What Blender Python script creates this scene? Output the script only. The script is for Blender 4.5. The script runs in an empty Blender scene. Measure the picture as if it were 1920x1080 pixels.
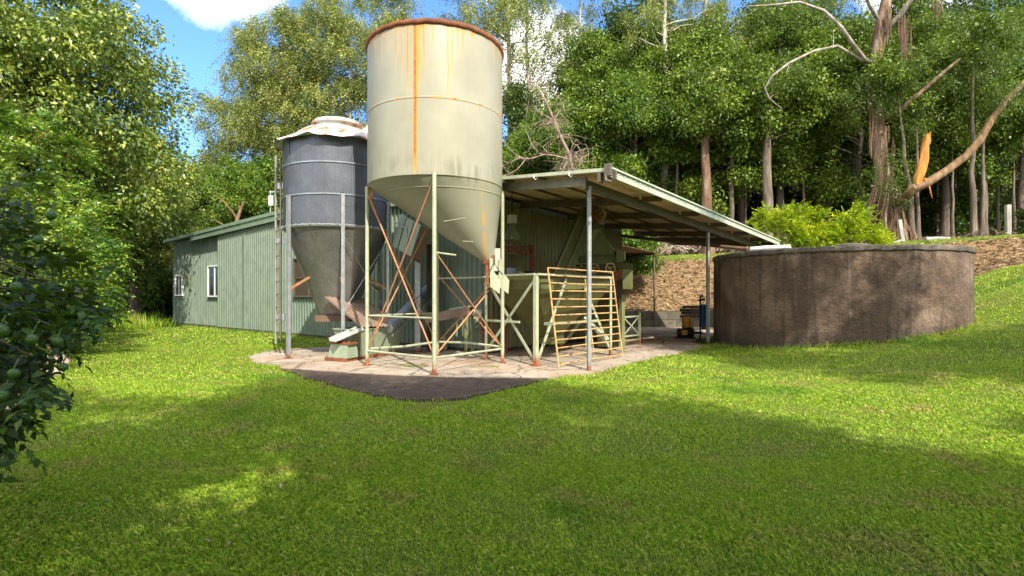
import bpy, math, random
import numpy as np
from mathutils import Vector, Matrix

R = math.radians
scene = bpy.context.scene
COL = scene.collection

# ------------------------------------------------------------------ camera
cam_d = bpy.data.cameras.new('camera')
cam_d.sensor_width = 36.0
cam_d.lens = 18.75
cam_d.shift_y = 13.0 / 1920.0
cam_d.clip_start = 0.05
cam_d.clip_end = 2000.0
cam = bpy.data.objects.new('camera', cam_d)
COL.objects.link(cam)
cam.location = (0, 0, 1.6)
cam.rotation_euler = (R(90), 0, 0)
scene.camera = cam

# ------------------------------------------------------------------ light
SUN_EL = R(44)
SAZ = math.atan2(0.423, -0.906)           # azimuth of the sun, clockwise from +Y
to_sun = Vector((math.sin(SAZ) * math.cos(SUN_EL), math.cos(SAZ) * math.cos(SUN_EL), math.sin(SUN_EL)))
sun_d = bpy.data.lights.new('sun', 'SUN')
sun_d.energy = 3.2
sun_d.angle = R(0.55)
sun_d.color = (1.0, 0.93, 0.80)
sun = bpy.data.objects.new('sun', sun_d)
COL.objects.link(sun)
sun.location = (20, -40, 45)
sun.rotation_euler = to_sun.to_track_quat('Z', 'Y').to_euler()

world = bpy.data.worlds.new('World')
scene.world = world
world.use_nodes = True
wt = world.node_tree
wt.nodes.clear()
wout = wt.nodes.new('ShaderNodeOutputWorld')
wbg = wt.nodes.new('ShaderNodeBackground')
wbg.inputs['Strength'].default_value = 0.15
sky = wt.nodes.new('ShaderNodeTexSky')
sky.sky_type = 'NISHITA'
sky.sun_disc = False
sky.sun_elevation = SUN_EL
sky.sun_rotation = SAZ
sky.air_density = 1.0
sky.dust_density = 0.1
sky.ozone_density = 2.5
wtc = wt.nodes.new('ShaderNodeTexCoord')


def wmath(op, a, b=None, clamp=False):
    n = wt.nodes.new('ShaderNodeMath')
    n.operation = op
    n.use_clamp = clamp
    for i, v in enumerate((a, b)):
        if v is None:
            continue
        if isinstance(v, (int, float)):
            n.inputs[i].default_value = v
        else:
            wt.links.new(v, n.inputs[i])
    return n.outputs[0]


wn = wt.nodes.new('ShaderNodeTexNoise')
wn.inputs['Scale'].default_value = 5.0
wn.inputs['Detail'].default_value = 7.0
wn.inputs['Roughness'].default_value = 0.62
wt.links.new(wtc.outputs['Generated'], wn.inputs['Vector'])
cl = None
for d, rad in (((-0.44, 0.755, 0.505), 0.11), ((0.04, 0.90, 0.36), 0.10), ((0.55, 0.70, 0.46), 0.10), ((0.3, -0.9, 0.5), 0.75), ((-0.7, -0.6, 0.55), 0.7), ((0.9, -0.2, 0.5), 0.6), ((0.0, -0.35, 0.95), 0.5)):  # the unseen clouds behind the viewer are added as fill light for the shade
    dv = Vector(d).normalized()
    vd = wt.nodes.new('ShaderNodeVectorMath')
    vd.operation = 'DISTANCE'
    wt.links.new(wtc.outputs['Generated'], vd.inputs[0])
    vd.inputs[1].default_value = dv
    near = wmath('SUBTRACT', 1.0, wmath('DIVIDE', vd.outputs['Value'], rad))
    cl = near if cl is None else wmath('MAXIMUM', cl, near)
cm = wmath('MULTIPLY', wmath('ADD', cl, wmath('MULTIPLY', wmath('SUBTRACT', wn.outputs['Fac'], 0.5), 1.7)), 2.2, True)
wmix = wt.nodes.new('ShaderNodeMixRGB')
wmix.inputs['Color2'].default_value = (8.6, 8.3, 7.9, 1)
wt.links.new(cm, wmix.inputs['Fac'])
wtint = wt.nodes.new('ShaderNodeMixRGB')
wtint.blend_type = 'MULTIPLY'
wtint.inputs['Fac'].default_value = 1.0
wtint.inputs['Color2'].default_value = (.55, .76, 1.0, 1)
wt.links.new(sky.outputs['Color'], wtint.inputs['Color1'])
wt.links.new(wtint.outputs['Color'], wmix.inputs['Color1'])
wt.links.new(wmix.outputs['Color'], wbg.inputs['Color'])
wt.links.new(wbg.outputs['Background'], wout.inputs['Surface'])

scene.view_settings.view_transform = 'Standard'
scene.view_settings.look = 'None'
scene.view_settings.exposure = 1.36
scene.view_settings.gamma = 1.0
scene.render.engine = 'CYCLES'
scene.cycles.max_bounces = 7
scene.cycles.diffuse_bounces = 3
scene.cycles.glossy_bounces = 3
scene.cycles.transmission_bounces = 4
scene.cycles.transparent_max_bounces = 6
scene.cycles.sample_clamp_indirect = 6.0

# ------------------------------------------------------------------ survey
HOR = 553.0                                # horizon row of the photograph
EYE = 1.6


def at(x, y, d):                           # a sight line of the photograph measured off to a depth of d metres
    return Vector(((x - 960) / 1000.0 * d, d, EYE + (HOR - y) / 1000.0 * d))


def gp(x, y):                              # level ground under a sight line
    d = EYE * 1000.0 / (y - HOR)
    return Vector(((x - 960) / 1000.0 * d, d, 0))


K0 = Vector((-0.64, 14.31, 0))             # near corner of the shed
UV = Vector((0.777, -0.629, 0)).normalized()   # along the gable wall, towards the lawn
VV = Vector((0.629, 0.777, 0)).normalized()    # along the wall under the canopy
ZV = Vector((0, 0, 1))


def kk(u, v, z=0.0):
    return K0 + UV * u + VV * v + ZV * z


def sstep(a, b, x):
    t = np.clip((np.asarray(x, float) - a) / (b - a), 0, 1)
    return t * t * (3 - 2 * t)


def terr(x, y):
    x = np.asarray(x, float)
    y = np.asarray(y, float)
    xe = x - np.clip(y - 16.0, 0, 14) * 0.45
    r = np.interp(xe, [5.2, 6.5, 8, 12.2, 14.5, 18, 24, 40, 120], [0, .07, .3, .85, 1.55, 2.75, 3.7, 4.6, 7])
    base = r * (.2 + .8 * sstep(3, 13, y))
    base = base - .10 * np.exp(-((x - 1.5) / 3.0) ** 2 - ((y - 5.0) / 2.5) ** 2)
    yb = np.interp(x, [-40, -20, -8, 2, 5, 14, 20, 30], [70, 60, 42, 30, 26.1, 25.6, 23.5, 21])
    wd = np.interp(x, [5, 14, 20], [5.5, 5.0, 4.0])
    top = 3.75 + .045 * np.clip(x - 7, -20, 20) + .09 * np.clip(y - 31, 0, 60)
    s = sstep(0, 1, (y - yb) / wd)
    z = base * (1 - s) + np.maximum(top, base) * s
    z = z + .03 * np.sin(x * .9 + 1.3) * np.sin(y * .7) * sstep(24, 30, y)
    return z


def tz(x, y):
    return float(terr(x, y))


# ------------------------------------------------------------------ materials
def new_mat(name):
    m = bpy.data.materials.new(name)
    m.use_nodes = True
    nt = m.node_tree
    nt.nodes.clear()
    out = nt.nodes.new('ShaderNodeOutputMaterial')
    b = nt.nodes.new('ShaderNodeBsdfPrincipled')
    nt.links.new(b.outputs['BSDF'], out.inputs['Surface'])
    return m, nt, b, out


class NT:
    """small helper for wiring shader nodes"""
    def __init__(s, nt):
        s.nt = nt
        s.tc = nt.nodes.new('ShaderNodeTexCoord')
        s.geo = nt.nodes.new('ShaderNodeNewGeometry')

    def put(s, sock, v):
        if isinstance(v, (int, float)):
            sock.default_value = v
        elif isinstance(v, (tuple, list)):
            sock.default_value = tuple(v) + ((1,) if len(v) == 3 and sock.type == 'RGBA' else ())
        else:
            s.nt.links.new(v, sock)

    def math(s, op, a, b=None, c=None, clamp=False):
        n = s.nt.nodes.new('ShaderNodeMath')
        n.operation = op
        n.use_clamp = clamp
        for i, v in enumerate((a, b, c)):
            if v is not None:
                s.put(n.inputs[i], v)
        return n.outputs[0]

    def noise(s, scale, detail=4, rough=.55, vec=None, stretch=None):
        v = vec or s.tc.outputs['Object']
        if stretch:
            mp = s.nt.nodes.new('ShaderNodeMapping')
            mp.inputs['Scale'].default_value = stretch
            s.nt.links.new(v, mp.inputs['Vector'])
            v = mp.outputs['Vector']
        n = s.nt.nodes.new('ShaderNodeTexNoise')
        n.inputs['Scale'].default_value = scale
        n.inputs['Detail'].default_value = detail
        n.inputs['Roughness'].default_value = rough
        s.nt.links.new(v, n.inputs['Vector'])
        return n.outputs['Fac']

    def ramp(s, fac, stops):
        n = s.nt.nodes.new('ShaderNodeValToRGB')
        e = n.color_ramp.elements
        while len(e) < len(stops):
            e.new(.5)
        for el, (p, c) in zip(e, stops):
            el.position = p
            el.color = tuple(c) + (1,) if len(c) == 3 else c
        s.put(n.inputs['Fac'], fac)
        return n.outputs['Color']

    def fac(s, v, a, b):
        n = s.nt.nodes.new('ShaderNodeMapRange')
        n.interpolation_type = 'SMOOTHSTEP'
        s.put(n.inputs['Value'], v)
        n.inputs['From Min'].default_value = a
        n.inputs['From Max'].default_value = b
        return n.outputs['Result']

    def mix(s, f, a, b, mode='MIX'):
        n = s.nt.nodes.new('ShaderNodeMixRGB')
        n.blend_type = mode
        s.put(n.inputs['Fac'], f)
        s.put(n.inputs['Color1'], a)
        s.put(n.inputs['Color2'], b)
        return n.outputs['Color']

    def bump(s, h, strength=.3, dist=.02):
        n = s.nt.nodes.new('ShaderNodeBump')
        n.inputs['Strength'].default_value = strength
        n.inputs['Distance'].default_value = dist
        s.put(n.inputs['Height'], h)
        return n.outputs['Normal']

    def sep(s, vec=None):
        n = s.nt.nodes.new('ShaderNodeSeparateXYZ')
        s.nt.links.new(vec or s.tc.outputs['Object'], n.inputs[0])
        return n.outputs


RUST = (.30, .085, .02)
RUSTD = (.10, .035, .018)


def metal(name, col, rough=.55, metallic=0.0, var=.25, rust=.0, rustcol=RUST, scale=2.5, streak=True, bump=.08,
          foot=None, dirt=.35):
    """weathered paint or galvanised metal: cloudy tone, grime streaks and rust patches"""
    m, nt, b, out = new_mat(name)
    k = NT(nt)
    n1 = k.noise(scale, 5, .6)
    st = k.noise(5.0, 4, .6, stretch=(1.6, 1.6, .22))
    dark = tuple(c * (1 - var) for c in col)
    lite = tuple(min(1, c * (1 + var * .45)) for c in col)
    c = k.ramp(n1, [(.3, dark), (.55, col), (.75, lite)])
    if streak:
        c = k.mix(k.math('MULTIPLY', k.fac(st, .5, .75), dirt), c, tuple(x * .45 for x in (col[0], col[1] * .93, col[2] * .8)))
    if rust > 0:
        n2 = k.noise(scale * 2.3, 8, .68)
        f = k.fac(n2, .74 - rust * .5, .80 - rust * .42)
        if foot:
            z = k.sep(k.geo.outputs['Position'])[2]
            ft = k.math('SUBTRACT', 1.0, k.fac(z, foot * .25, foot))
            f = k.math('MAXIMUM', f, k.math('MULTIPLY', ft, k.fac(n2, .25, .5)))
        rc = k.ramp(k.noise(14, 5, .6), [(.35, RUSTD), (.55, rustcol), (.75, tuple(min(1, x * 1.8) for x in rustcol))])
        c = k.mix(f, c, rc)
        rr = k.math('ADD', rough, k.math('MULTIPLY', f, .3), clamp=True)
        k.put(b.inputs['Roughness'], rr)
        mm = k.math('MULTIPLY', metallic, k.math('SUBTRACT', 1.0, f))
        k.put(b.inputs['Metallic'], mm)
    else:
        k.put(b.inputs['Roughness'], k.math('ADD', rough - .1, k.math('MULTIPLY', n1, .2)))
        b.inputs['Metallic'].default_value = metallic
    k.put(b.inputs['Base Color'], c)
    if bump:
        k.put(b.inputs['Normal'], k.bump(k.noise(scale * 9, 4, .6), bump, .01))
    return m


def leafmat(name, cols, trans=.3, rough=.42, spec=.5, clump=.7):
    m, nt, b, out = new_mat(name)
    k = NT(nt)
    rnd = k.geo.outputs['Random Per Island']
    big = k.noise(clump, 3, .5, vec=k.geo.outputs['Position'])
    f = k.math('ADD', k.math('MULTIPLY', rnd, .55), k.math('MULTIPLY', k.fac(big, .3, .7), .45))
    n = len(cols)
    c = k.ramp(f, [(.08 + .84 * i / (n - 1), cc) for i, cc in enumerate(cols)])
    k.put(b.inputs['Base Color'], c)
    b.inputs['Roughness'].default_value = rough
    b.inputs['Specular IOR Level'].default_value = spec
    tr = nt.nodes.new('ShaderNodeBsdfTranslucent')
    k.put(tr.inputs['Color'], k.mix(.5, c, (.22, .30, .02)))
    ms = nt.nodes.new('ShaderNodeMixShader')
    ms.inputs['Fac'].default_value = trans
    nt.links.new(b.outputs['BSDF'], ms.inputs[1])
    nt.links.new(tr.outputs['BSDF'], ms.inputs[2])
    nt.links.new(ms.outputs['Shader'], out.inputs['Surface'])
    return m


def barkmat(name, a, b_, c_, sc=3.0, stretch=(1.5, 1.5, .25), bump=.5):
    m, nt, b, out = new_mat(name)
    k = NT(nt)
    n = k.noise(sc, 6, .62, stretch=stretch)
    c = k.ramp(n, [(.3, a), (.5, b_), (.68, c_)])
    k.put(b.inputs['Base Color'], c)
    b.inputs['Roughness'].default_value = .85
    k.put(b.inputs['Normal'], k.bump(k.noise(sc * 4, 5, .65, stretch=stretch), bump, .05))
    return m


M = {}
M['wall'] = metal('green_ribbed_steel', (.168, .220, .166), .5, 0, .2, 0, streak=True, bump=.03, dirt=.4)
M['fascia'] = metal('green_fascia_paint', (.20, .285, .20), .5, 0, .18, .03, dirt=.3)
M['palefascia'] = metal('pale_green_fascia', (.42, .45, .34), .5, 0, .15, .05, dirt=.35)
M['roofunder'] = metal('weathered_roof_steel', (.74, .56, .34), .5, .15, .2, .06, scale=1.2, dirt=.4)
M['rafter'] = metal('dark_beam_paint', (.125, .108, .072), .6, .1, .3, .10, scale=3)
M['greybeam'] = metal('grey_beam_paint', (.27, .26, .22), .55, .2, .3, .12, scale=3)
M['purlin'] = metal('rusty_purlin_steel', (.15, .09, .055), .7, 0, .3, .3)
M['galv'] = metal('galvanised_steel', (.40, .42, .43), .42, .55, .25, .10, scale=7, foot=.25, dirt=.45)
M['white'] = metal('white_window_paint', (.80, .80, .78), .4, 0, .08, 0)
M['darkgreen'] = metal('dark_green_paint', (.10, .098, .026), .7, 0, .35, .08, scale=1.8, dirt=.5)
M['greenplate'] = metal('mid_green_paint', (.18, .19, .075), .65, 0, .25, .07, scale=2)
M['trough'] = metal('grey_green_trough_paint', (.27, .32, .22), .5, 0, .25, .12, scale=2.5, foot=.12)
M['leg'] = metal('pale_green_leg_paint', (.38, .405, .27), .5, 0, .22, .16, scale=5, foot=.35)
M['rod'] = metal('rusty_brace_rod', (.42, .20, .09), .7, 0, .35, .35, rustcol=(.38, .13, .04), scale=6)
M['rack'] = metal('rusted_cream_rack_paint', (.50, .33, .14), .6, 0, .3, .44, rustcol=(.42, .17, .045), scale=5)
M['rust'] = metal('solid_rust', (.22, .075, .03), .85, 0, .45, .4, scale=5)
M['brownsheet'] = metal('brown_corrugated_sheet', (.25, .17, .125), .55, .1, .3, .15, scale=3)
M['whitemetal'] = metal('pale_zinc_offcut', (.46, .48, .46), .4, .2, .15, .05)
M['auger'] = metal('grey_zinc_tube', (.30, .34, .38), .4, .5, .25, .05, scale=4)
M['black'] = metal('black_rubber', (.018, .018, .02), .6, 0, .3, 0)
M['orange'] = metal('orange_pump_enamel', (.85, .33, .02), .4, 0, .15, .03)
M['blue'] = metal('blue_filter_plastic', (.02, .16, .42), .35, 0, .15, 0)
M['red'] = metal('red_oxide_paint', (.30, .06, .035), .55, 0, .3, .1)
M['lampgreen'] = metal('olive_lamp_enamel', (.16, .17, .075), .3, 0, .2, .02)
M['cream'] = metal('cream_box_enamel', (.55, .50, .38), .5, 0, .2, .04)
M['timber'] = barkmat('dark_old_timber', (.018, .011, .008), (.038, .023, .015), (.07, .045, .03))
M['greywood'] = barkmat('grey_weathered_wood', (.16, .15, .13), (.30, .28, .25), (.42, .40, .36), 4)
M['gum'] = barkmat('pale_gum_bark', (.17, .11, .07), (.42, .36, .29), (.60, .56, .49), 1.6)
M['gumbrown'] = barkmat('peeling_brown_bark', (.05, .028, .017), (.15, .082, .047), (.33, .245, .17), 1.9)
M['bark'] = barkmat('dark_bark', (.035, .026, .02), (.085, .062, .045), (.15, .12, .09), 3)
M['palebark'] = barkmat('grey_brown_bark', (.05, .037, .026), (.12, .09, .065), (.24, .20, .15), 3)
M['limbgrey'] = barkmat('weathered_limb_bark', (.10, .08, .06), (.24, .20, .165), (.40, .36, .31), 2.4)
M['heart'] = barkmat('orange_split_heartwood', (.14, .045, .012), (.40, .155, .025), (.56, .27, .06), 3.0, (1.5, 1.5, .3))
M['limb'] = barkmat('ochre_limb_bark', (0.060, 0.032, 0.015), (0.165, 0.094, 0.042), (0.270, 0.180, 0.091), 2.2)
M['dead'] = barkmat('bare_dead_wood', (.17, .11, .08), (.36, .27, .21), (.52, .43, .36), 3)
M['fruit'] = metal('green_citrus_skin', (.05, .115, .014), .35, 0, .2, 0, streak=False)
M['flower'] = metal('orange_seed_head', (.42, .22, .06), .7, 0, .3, 0, streak=False)


def glass(name, col):
    m, nt, b, out = new_mat(name)
    b.inputs['Base Color'].default_value = col + (1,)
    b.inputs['Roughness'].default_value = .12
    b.inputs['Specular IOR Level'].default_value = .25
    return m


M['pane'] = glass('dark_window_glass', (.02, .018, .02))
M['brownpane'] = glass('brown_dusty_glass', (.075, .055, .04))

# leaves
M['lf_forest'] = leafmat('glossy_forest_leaves', [(0.039, 0.062, 0.009), (0.072, 0.125, 0.013), (0.127, 0.200, 0.020), (0.246, 0.312, 0.035)], .22, .45, .3)
M['lf_bright'] = leafmat('fresh_green_leaves', [(.018, .05, .008), (.05, .11, .012), (.12, .21, .018), (.26, .33, .03)], .3, .42, .35)
M['lf_dark'] = leafmat('shade_darkened_leaves', [(0.013, 0.029, 0.007), (0.027, 0.060, 0.010), (0.056, 0.102, 0.015), (0.112, 0.168, 0.024)], .2, .5, .25)  # darkened leaf colours paint in the shade inside the forest
M['lf_gum'] = leafmat('olive_gum_leaves', [(0.089, 0.126, 0.031), (0.180, 0.219, 0.052), (0.299, 0.324, 0.086), (0.480, 0.450, 0.139)], .3, .5, .4)
M['lf_olive'] = leafmat('olive_tree_leaves', [(0.024, 0.051, 0.010), (0.061, 0.108, 0.016), (0.141, 0.206, 0.025), (0.283, 0.332, 0.050), (0.396, 0.435, 0.080)], .25, .40, .45, .9)
M['lf_shrub'] = leafmat('yellow_green_shrub_leaves', [(0.014, 0.047, 0.008), (0.040, 0.110, 0.013), (0.096, 0.210, 0.020), (0.240, 0.347, 0.035), (0.368, 0.430, 0.060)], .25, .40, .45, 1.1)
M['lf_frond'] = leafmat('lime_frond_leaves', [(.08, .17, .004), (.20, .32, .006), (.38, .46, .008), (.55, .55, .02)], .4, .45, .3)
M['lf_citrus'] = leafmat('dark_citrus_leaves', [(.008, .022, .005), (.016, .042, .006), (.035, .08, .009), (.10, .19, .014)], .25, .40, .35, 2.0)


def grassmat(name, far=False):
    m, nt, b, out = new_mat(name)
    k = NT(nt)
    rnd = k.geo.outputs['Random Per Island']
    pos = k.geo.outputs['Position']
    big = k.noise(.35, 4, .6, vec=pos)
    mid = k.noise(1.3, 4, .6, vec=pos)
    g = k.ramp(rnd, [(.0, (0.085, 0.20, 0.012)), (.25, (0.18, 0.345, 0.02)), (.6, (0.33, 0.49, 0.036)), (.92, (0.50, 0.57, 0.06)), (1.0, (0.66, 0.60, 0.22))])
    dry = k.ramp(rnd, [(.0, (0.12, 0.12, 0.025)), (.5, (0.392, 0.370, 0.087)), (1.0, (0.609, 0.493, 0.189))])
    lush = k.ramp(rnd, [(.0, (0.03, 0.11, 0.010)), (1.0, (0.15, 0.36, 0.021))])
    c = k.mix(k.math('MULTIPLY', k.fac(mid, .50, .68), .85), g, dry)
    c = k.mix(k.math('MULTIPLY', k.fac(big, .54, .66), .7), c, lush)
    k.put(b.inputs['Base Color'], c)
    b.inputs['Roughness'].default_value = .5
    b.inputs['Specular IOR Level'].default_value = .25
    tr = nt.nodes.new('ShaderNodeBsdfTranslucent')
    k.put(tr.inputs['Color'], k.mix(.5, c, (.40, .52, .035)))
    ms = nt.nodes.new('ShaderNodeMixShader')
    ms.inputs['Fac'].default_value = .38
    nt.links.new(b.outputs['BSDF'], ms.inputs[1])
    nt.links.new(tr.outputs['BSDF'], ms.inputs[2])
    nt.links.new(ms.outputs['Shader'], out.inputs['Surface'])
    return m


M['grass'] = grassmat('lawn_blades')


def groundmat():
    m, nt, b, out = new_mat('lawn_and_soil')
    k = NT(nt)
    pos = k.geo.outputs['Position']
    soil = nt.nodes.new('ShaderNodeAttribute')
    soil.attribute_name = 'soil'
    forest = nt.nodes.new('ShaderNodeAttribute')
    forest.attribute_name = 'forest'
    big = k.noise(.35, 4, .6, vec=pos)
    mid = k.noise(2.2, 5, .65, vec=pos)
    fine = k.noise(22, 5, .7, vec=pos)
    g = k.ramp(fine, [(.3, (.05, .075, .012)), (.5, (.10, .14, .02)), (.7, (.20, .22, .045))])
    g = k.mix(k.math('MULTIPLY', k.fac(mid, .55, .75), .6), g, (.15, .14, .04))
    g = k.mix(k.math('MULTIPLY', k.fac(big, .54, .66), .5), g, (.05, .10, .01))
    s = k.ramp(k.noise(9, 8, .75, vec=pos), [(.28, (.065, .04, .023)), (.45, (.17, .108, .058)), (.6, (.29, .195, .10)), (.75, (.44, .31, .175))])
    f = k.ramp(k.noise(7, 8, .75, vec=pos), [(.3, (.03, .02, .012)), (.5, (.085, .055, .032)), (.72, (.19, .13, .075))])
    edge = k.math('MULTIPLY', k.math('SUBTRACT', mid, .5), 1.1)
    c = k.mix(k.fac(k.math('ADD', soil.outputs['Fac'], edge), .35, .65), g, s)
    c = k.mix(k.fac(k.math('ADD', forest.outputs['Fac'], edge), .35, .65), c, f)
    k.put(b.inputs['Base Color'], c)
    b.inputs['Roughness'].default_value = .95
    b.inputs['Specular IOR Level'].default_value = .1
    k.put(b.inputs['Normal'], k.bump(k.math('ADD', k.math('MULTIPLY', fine, .5), k.noise(6, 6, .7, vec=pos)), .8, .07))
    return m


M['ground'] = groundmat()


def concretemat():
    m, nt, b, out = new_mat('stained_concrete')
    k = NT(nt)
    pos = k.geo.outputs['Position']
    n1 = k.noise(.9, 6, .65, vec=pos)
    n2 = k.noise(6, 7, .7, vec=pos)
    c = k.ramp(n1, [(.3, (.22, .175, .135)), (.5, (.34, .28, .22)), (.7, (.43, .375, .31))])
    c = k.mix(k.math('MULTIPLY', k.fac(n2, .5, .72), .55), c, (.18, .125, .09))
    # red clay washed over parts of the slab
    c = k.mix(k.math('MULTIPLY', k.fac(k.noise(.55, 4, .6, vec=pos), .5, .66), .4), c, (.34, .19, .105))
    c = k.mix(k.math('MULTIPLY', k.fac(k.noise(2.3, 8, .75, vec=pos), .54, .68), .55), c, (.12, .09, .065))
    # darker apron at the outer end of the slab
    att = nt.nodes.new('ShaderNodeAttribute')
    att.attribute_name = 'apron'
    ap = k.fac(k.math('ADD', att.outputs['Fac'], k.math('MULTIPLY', k.math('SUBTRACT', n2, .5), .5)), .4, .6)
    c = k.mix(k.math('MULTIPLY', ap, .96), c, k.ramp(n2, [(.3, (.04, .03, .024)), (.55, (.075, .056, .046)), (.75, (.15, .115, .095))]))
    ms = nt.nodes.new('ShaderNodeAttribute')
    ms.attribute_name = 'moss'
    mo = k.fac(k.math('ADD', ms.outputs['Fac'], k.math('MULTIPLY', k.math('SUBTRACT', k.noise(3.2, 6, .7, vec=pos), .5), 1.6)), .45, .75)
    c = k.mix(k.math('MULTIPLY', mo, .8), c, (.11, .14, .018))
    k.put(b.inputs['Base Color'], c)
    vo = nt.nodes.new('ShaderNodeTexVoronoi')
    vo.feature = 'DISTANCE_TO_EDGE'
    vo.inputs['Scale'].default_value = .55
    wv = nt.nodes.new('ShaderNodeVectorMath')
    nz = nt.nodes.new('ShaderNodeTexNoise')
    nz.inputs['Scale'].default_value = 2.5
    nz.inputs['Detail'].default_value = 5
    nt.links.new(pos, nz.inputs['Vector'])
    sc_ = nt.nodes.new('ShaderNodeVectorMath')
    sc_.operation = 'SCALE'
    sc_.inputs['Scale'].default_value = .5
    nt.links.new(nz.outputs['Color'], sc_.inputs[0])
    nt.links.new(pos, wv.inputs[0])
    nt.links.new(sc_.outputs[0], wv.inputs[1])
    nt.links.new(wv.outputs[0], vo.inputs['Vector'])
    crack = k.math('SUBTRACT', 1.0, k.fac(vo.outputs['Distance'], .004, .022))
    c = k.mix(k.math('MULTIPLY', crack, .7), c, (.07, .05, .035))
    k.put(b.inputs['Base Color'], c)
    b.inputs['Roughness'].default_value = .9
    b.inputs['Specular IOR Level'].default_value = .12
    k.put(b.inputs['Normal'], k.bump(n2, .35, .015))
    return m


M['concrete'] = concretemat()


def tankmat(name, lo, md, hi, lichen):
    m, nt, b, out = new_mat(name)
    k = NT(nt)
    o = k.tc.outputs['Object']
    n1 = k.noise(1.1, 6, .65)
    st = k.noise(2.2, 6, .68, stretch=(1.5, 1.5, .16))
    fine = k.noise(11, 8, .72)
    c = k.ramp(n1, [(.3, lo), (.5, md), (.7, hi)])
    c = k.mix(k.math('MULTIPLY', k.fac(st, .48, .62), .75), c, tuple(x * .40 for x in md))
    c = k.mix(k.math('MULTIPLY', k.fac(k.noise(3, 5, .6, stretch=(1.2, 1.2, .1)), .6, .72), .35), c, (.45, .42, .37))
    z = k.sep()[2]
    base = k.math('SUBTRACT', 1.0, k.fac(k.math('ADD', z, k.math('MULTIPLY', k.math('SUBTRACT', n1, .5), -1.6)), .1, .9))
    c = k.mix(k.math('MULTIPLY', base, .7), c, (.022, .02, .012))
    c = k.mix(k.math('MULTIPLY', k.fac(k.noise(4.5, 8, .75), .56, .72), .6), c, (.035, .026, .02))
    c = k.mix(k.math('MULTIPLY', k.fac(fine, .56, .72), lichen), c, (.36, .34, .29))
    k.put(b.inputs['Base Color'], c)
    b.inputs['Roughness'].default_value = .9
    k.put(b.inputs['Normal'], k.bump(k.math('ADD', fine, k.math('MULTIPLY', k.noise(3.5, 6, .7), 2.2)), 1.0, .06))
    return m


M['tank'] = tankmat('brown_stained_render', (.07, .043, .027), (.145, .093, .060), (.29, .21, .15), .22)
M['tankrim'] = tankmat('lichened_concrete_rim', (.075, .058, .043), (.14, .115, .09), (.26, .22, .17), .7)


def blockmat():
    m, nt, b, out = new_mat('mossy_block_wall')
    k = NT(nt)
    mp = nt.nodes.new('ShaderNodeMapping')
    nt.links.new(k.tc.outputs['Object'], mp.inputs['Vector'])
    mp.inputs['Rotation'].default_value = (R(90), 0, 0)
    br = nt.nodes.new('ShaderNodeTexBrick')
    nt.links.new(mp.outputs['Vector'], br.inputs['Vector'])
    br.inputs['Scale'].default_value = 1.0
    br.inputs['Brick Width'].default_value = .8
    br.inputs['Row Height'].default_value = .4
    br.inputs['Mortar Size'].default_value = .018
    br.inputs['Color1'].default_value = (.16, .14, .10, 1)
    br.inputs['Color2'].default_value = (.11, .10, .07, 1)
    br.inputs['Mortar'].default_value = (.05, .045, .035, 1)
    c = k.mix(k.math('MULTIPLY', k.fac(k.noise(2.5, 6, .65), .45, .7), .6), br.outputs['Color'], (.07, .06, .035))
    k.put(b.inputs['Base Color'], c)
    b.inputs['Roughness'].default_value = .9
    k.put(b.inputs['Normal'], k.bump(k.noise(14, 6, .7), .5, .02))
    return m


M['block'] = blockmat()

# cream silo paint with rust running down from the rim
SIL = Vector((-1.72, 12.07, 0))
SIL_R = 1.5


def silo_angle(px):
    k = (px - 960) / 1000.0
    a = k * k + 1
    bb = -2 * (k * SIL.x + SIL.y)
    c = SIL.x ** 2 + SIL.y ** 2 - SIL_R ** 2
    d = max(0, bb * bb - 4 * a * c)
    y = (-bb - math.sqrt(d)) / (2 * a)
    return math.atan2(y - SIL.y, k * y - SIL.x)


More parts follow.
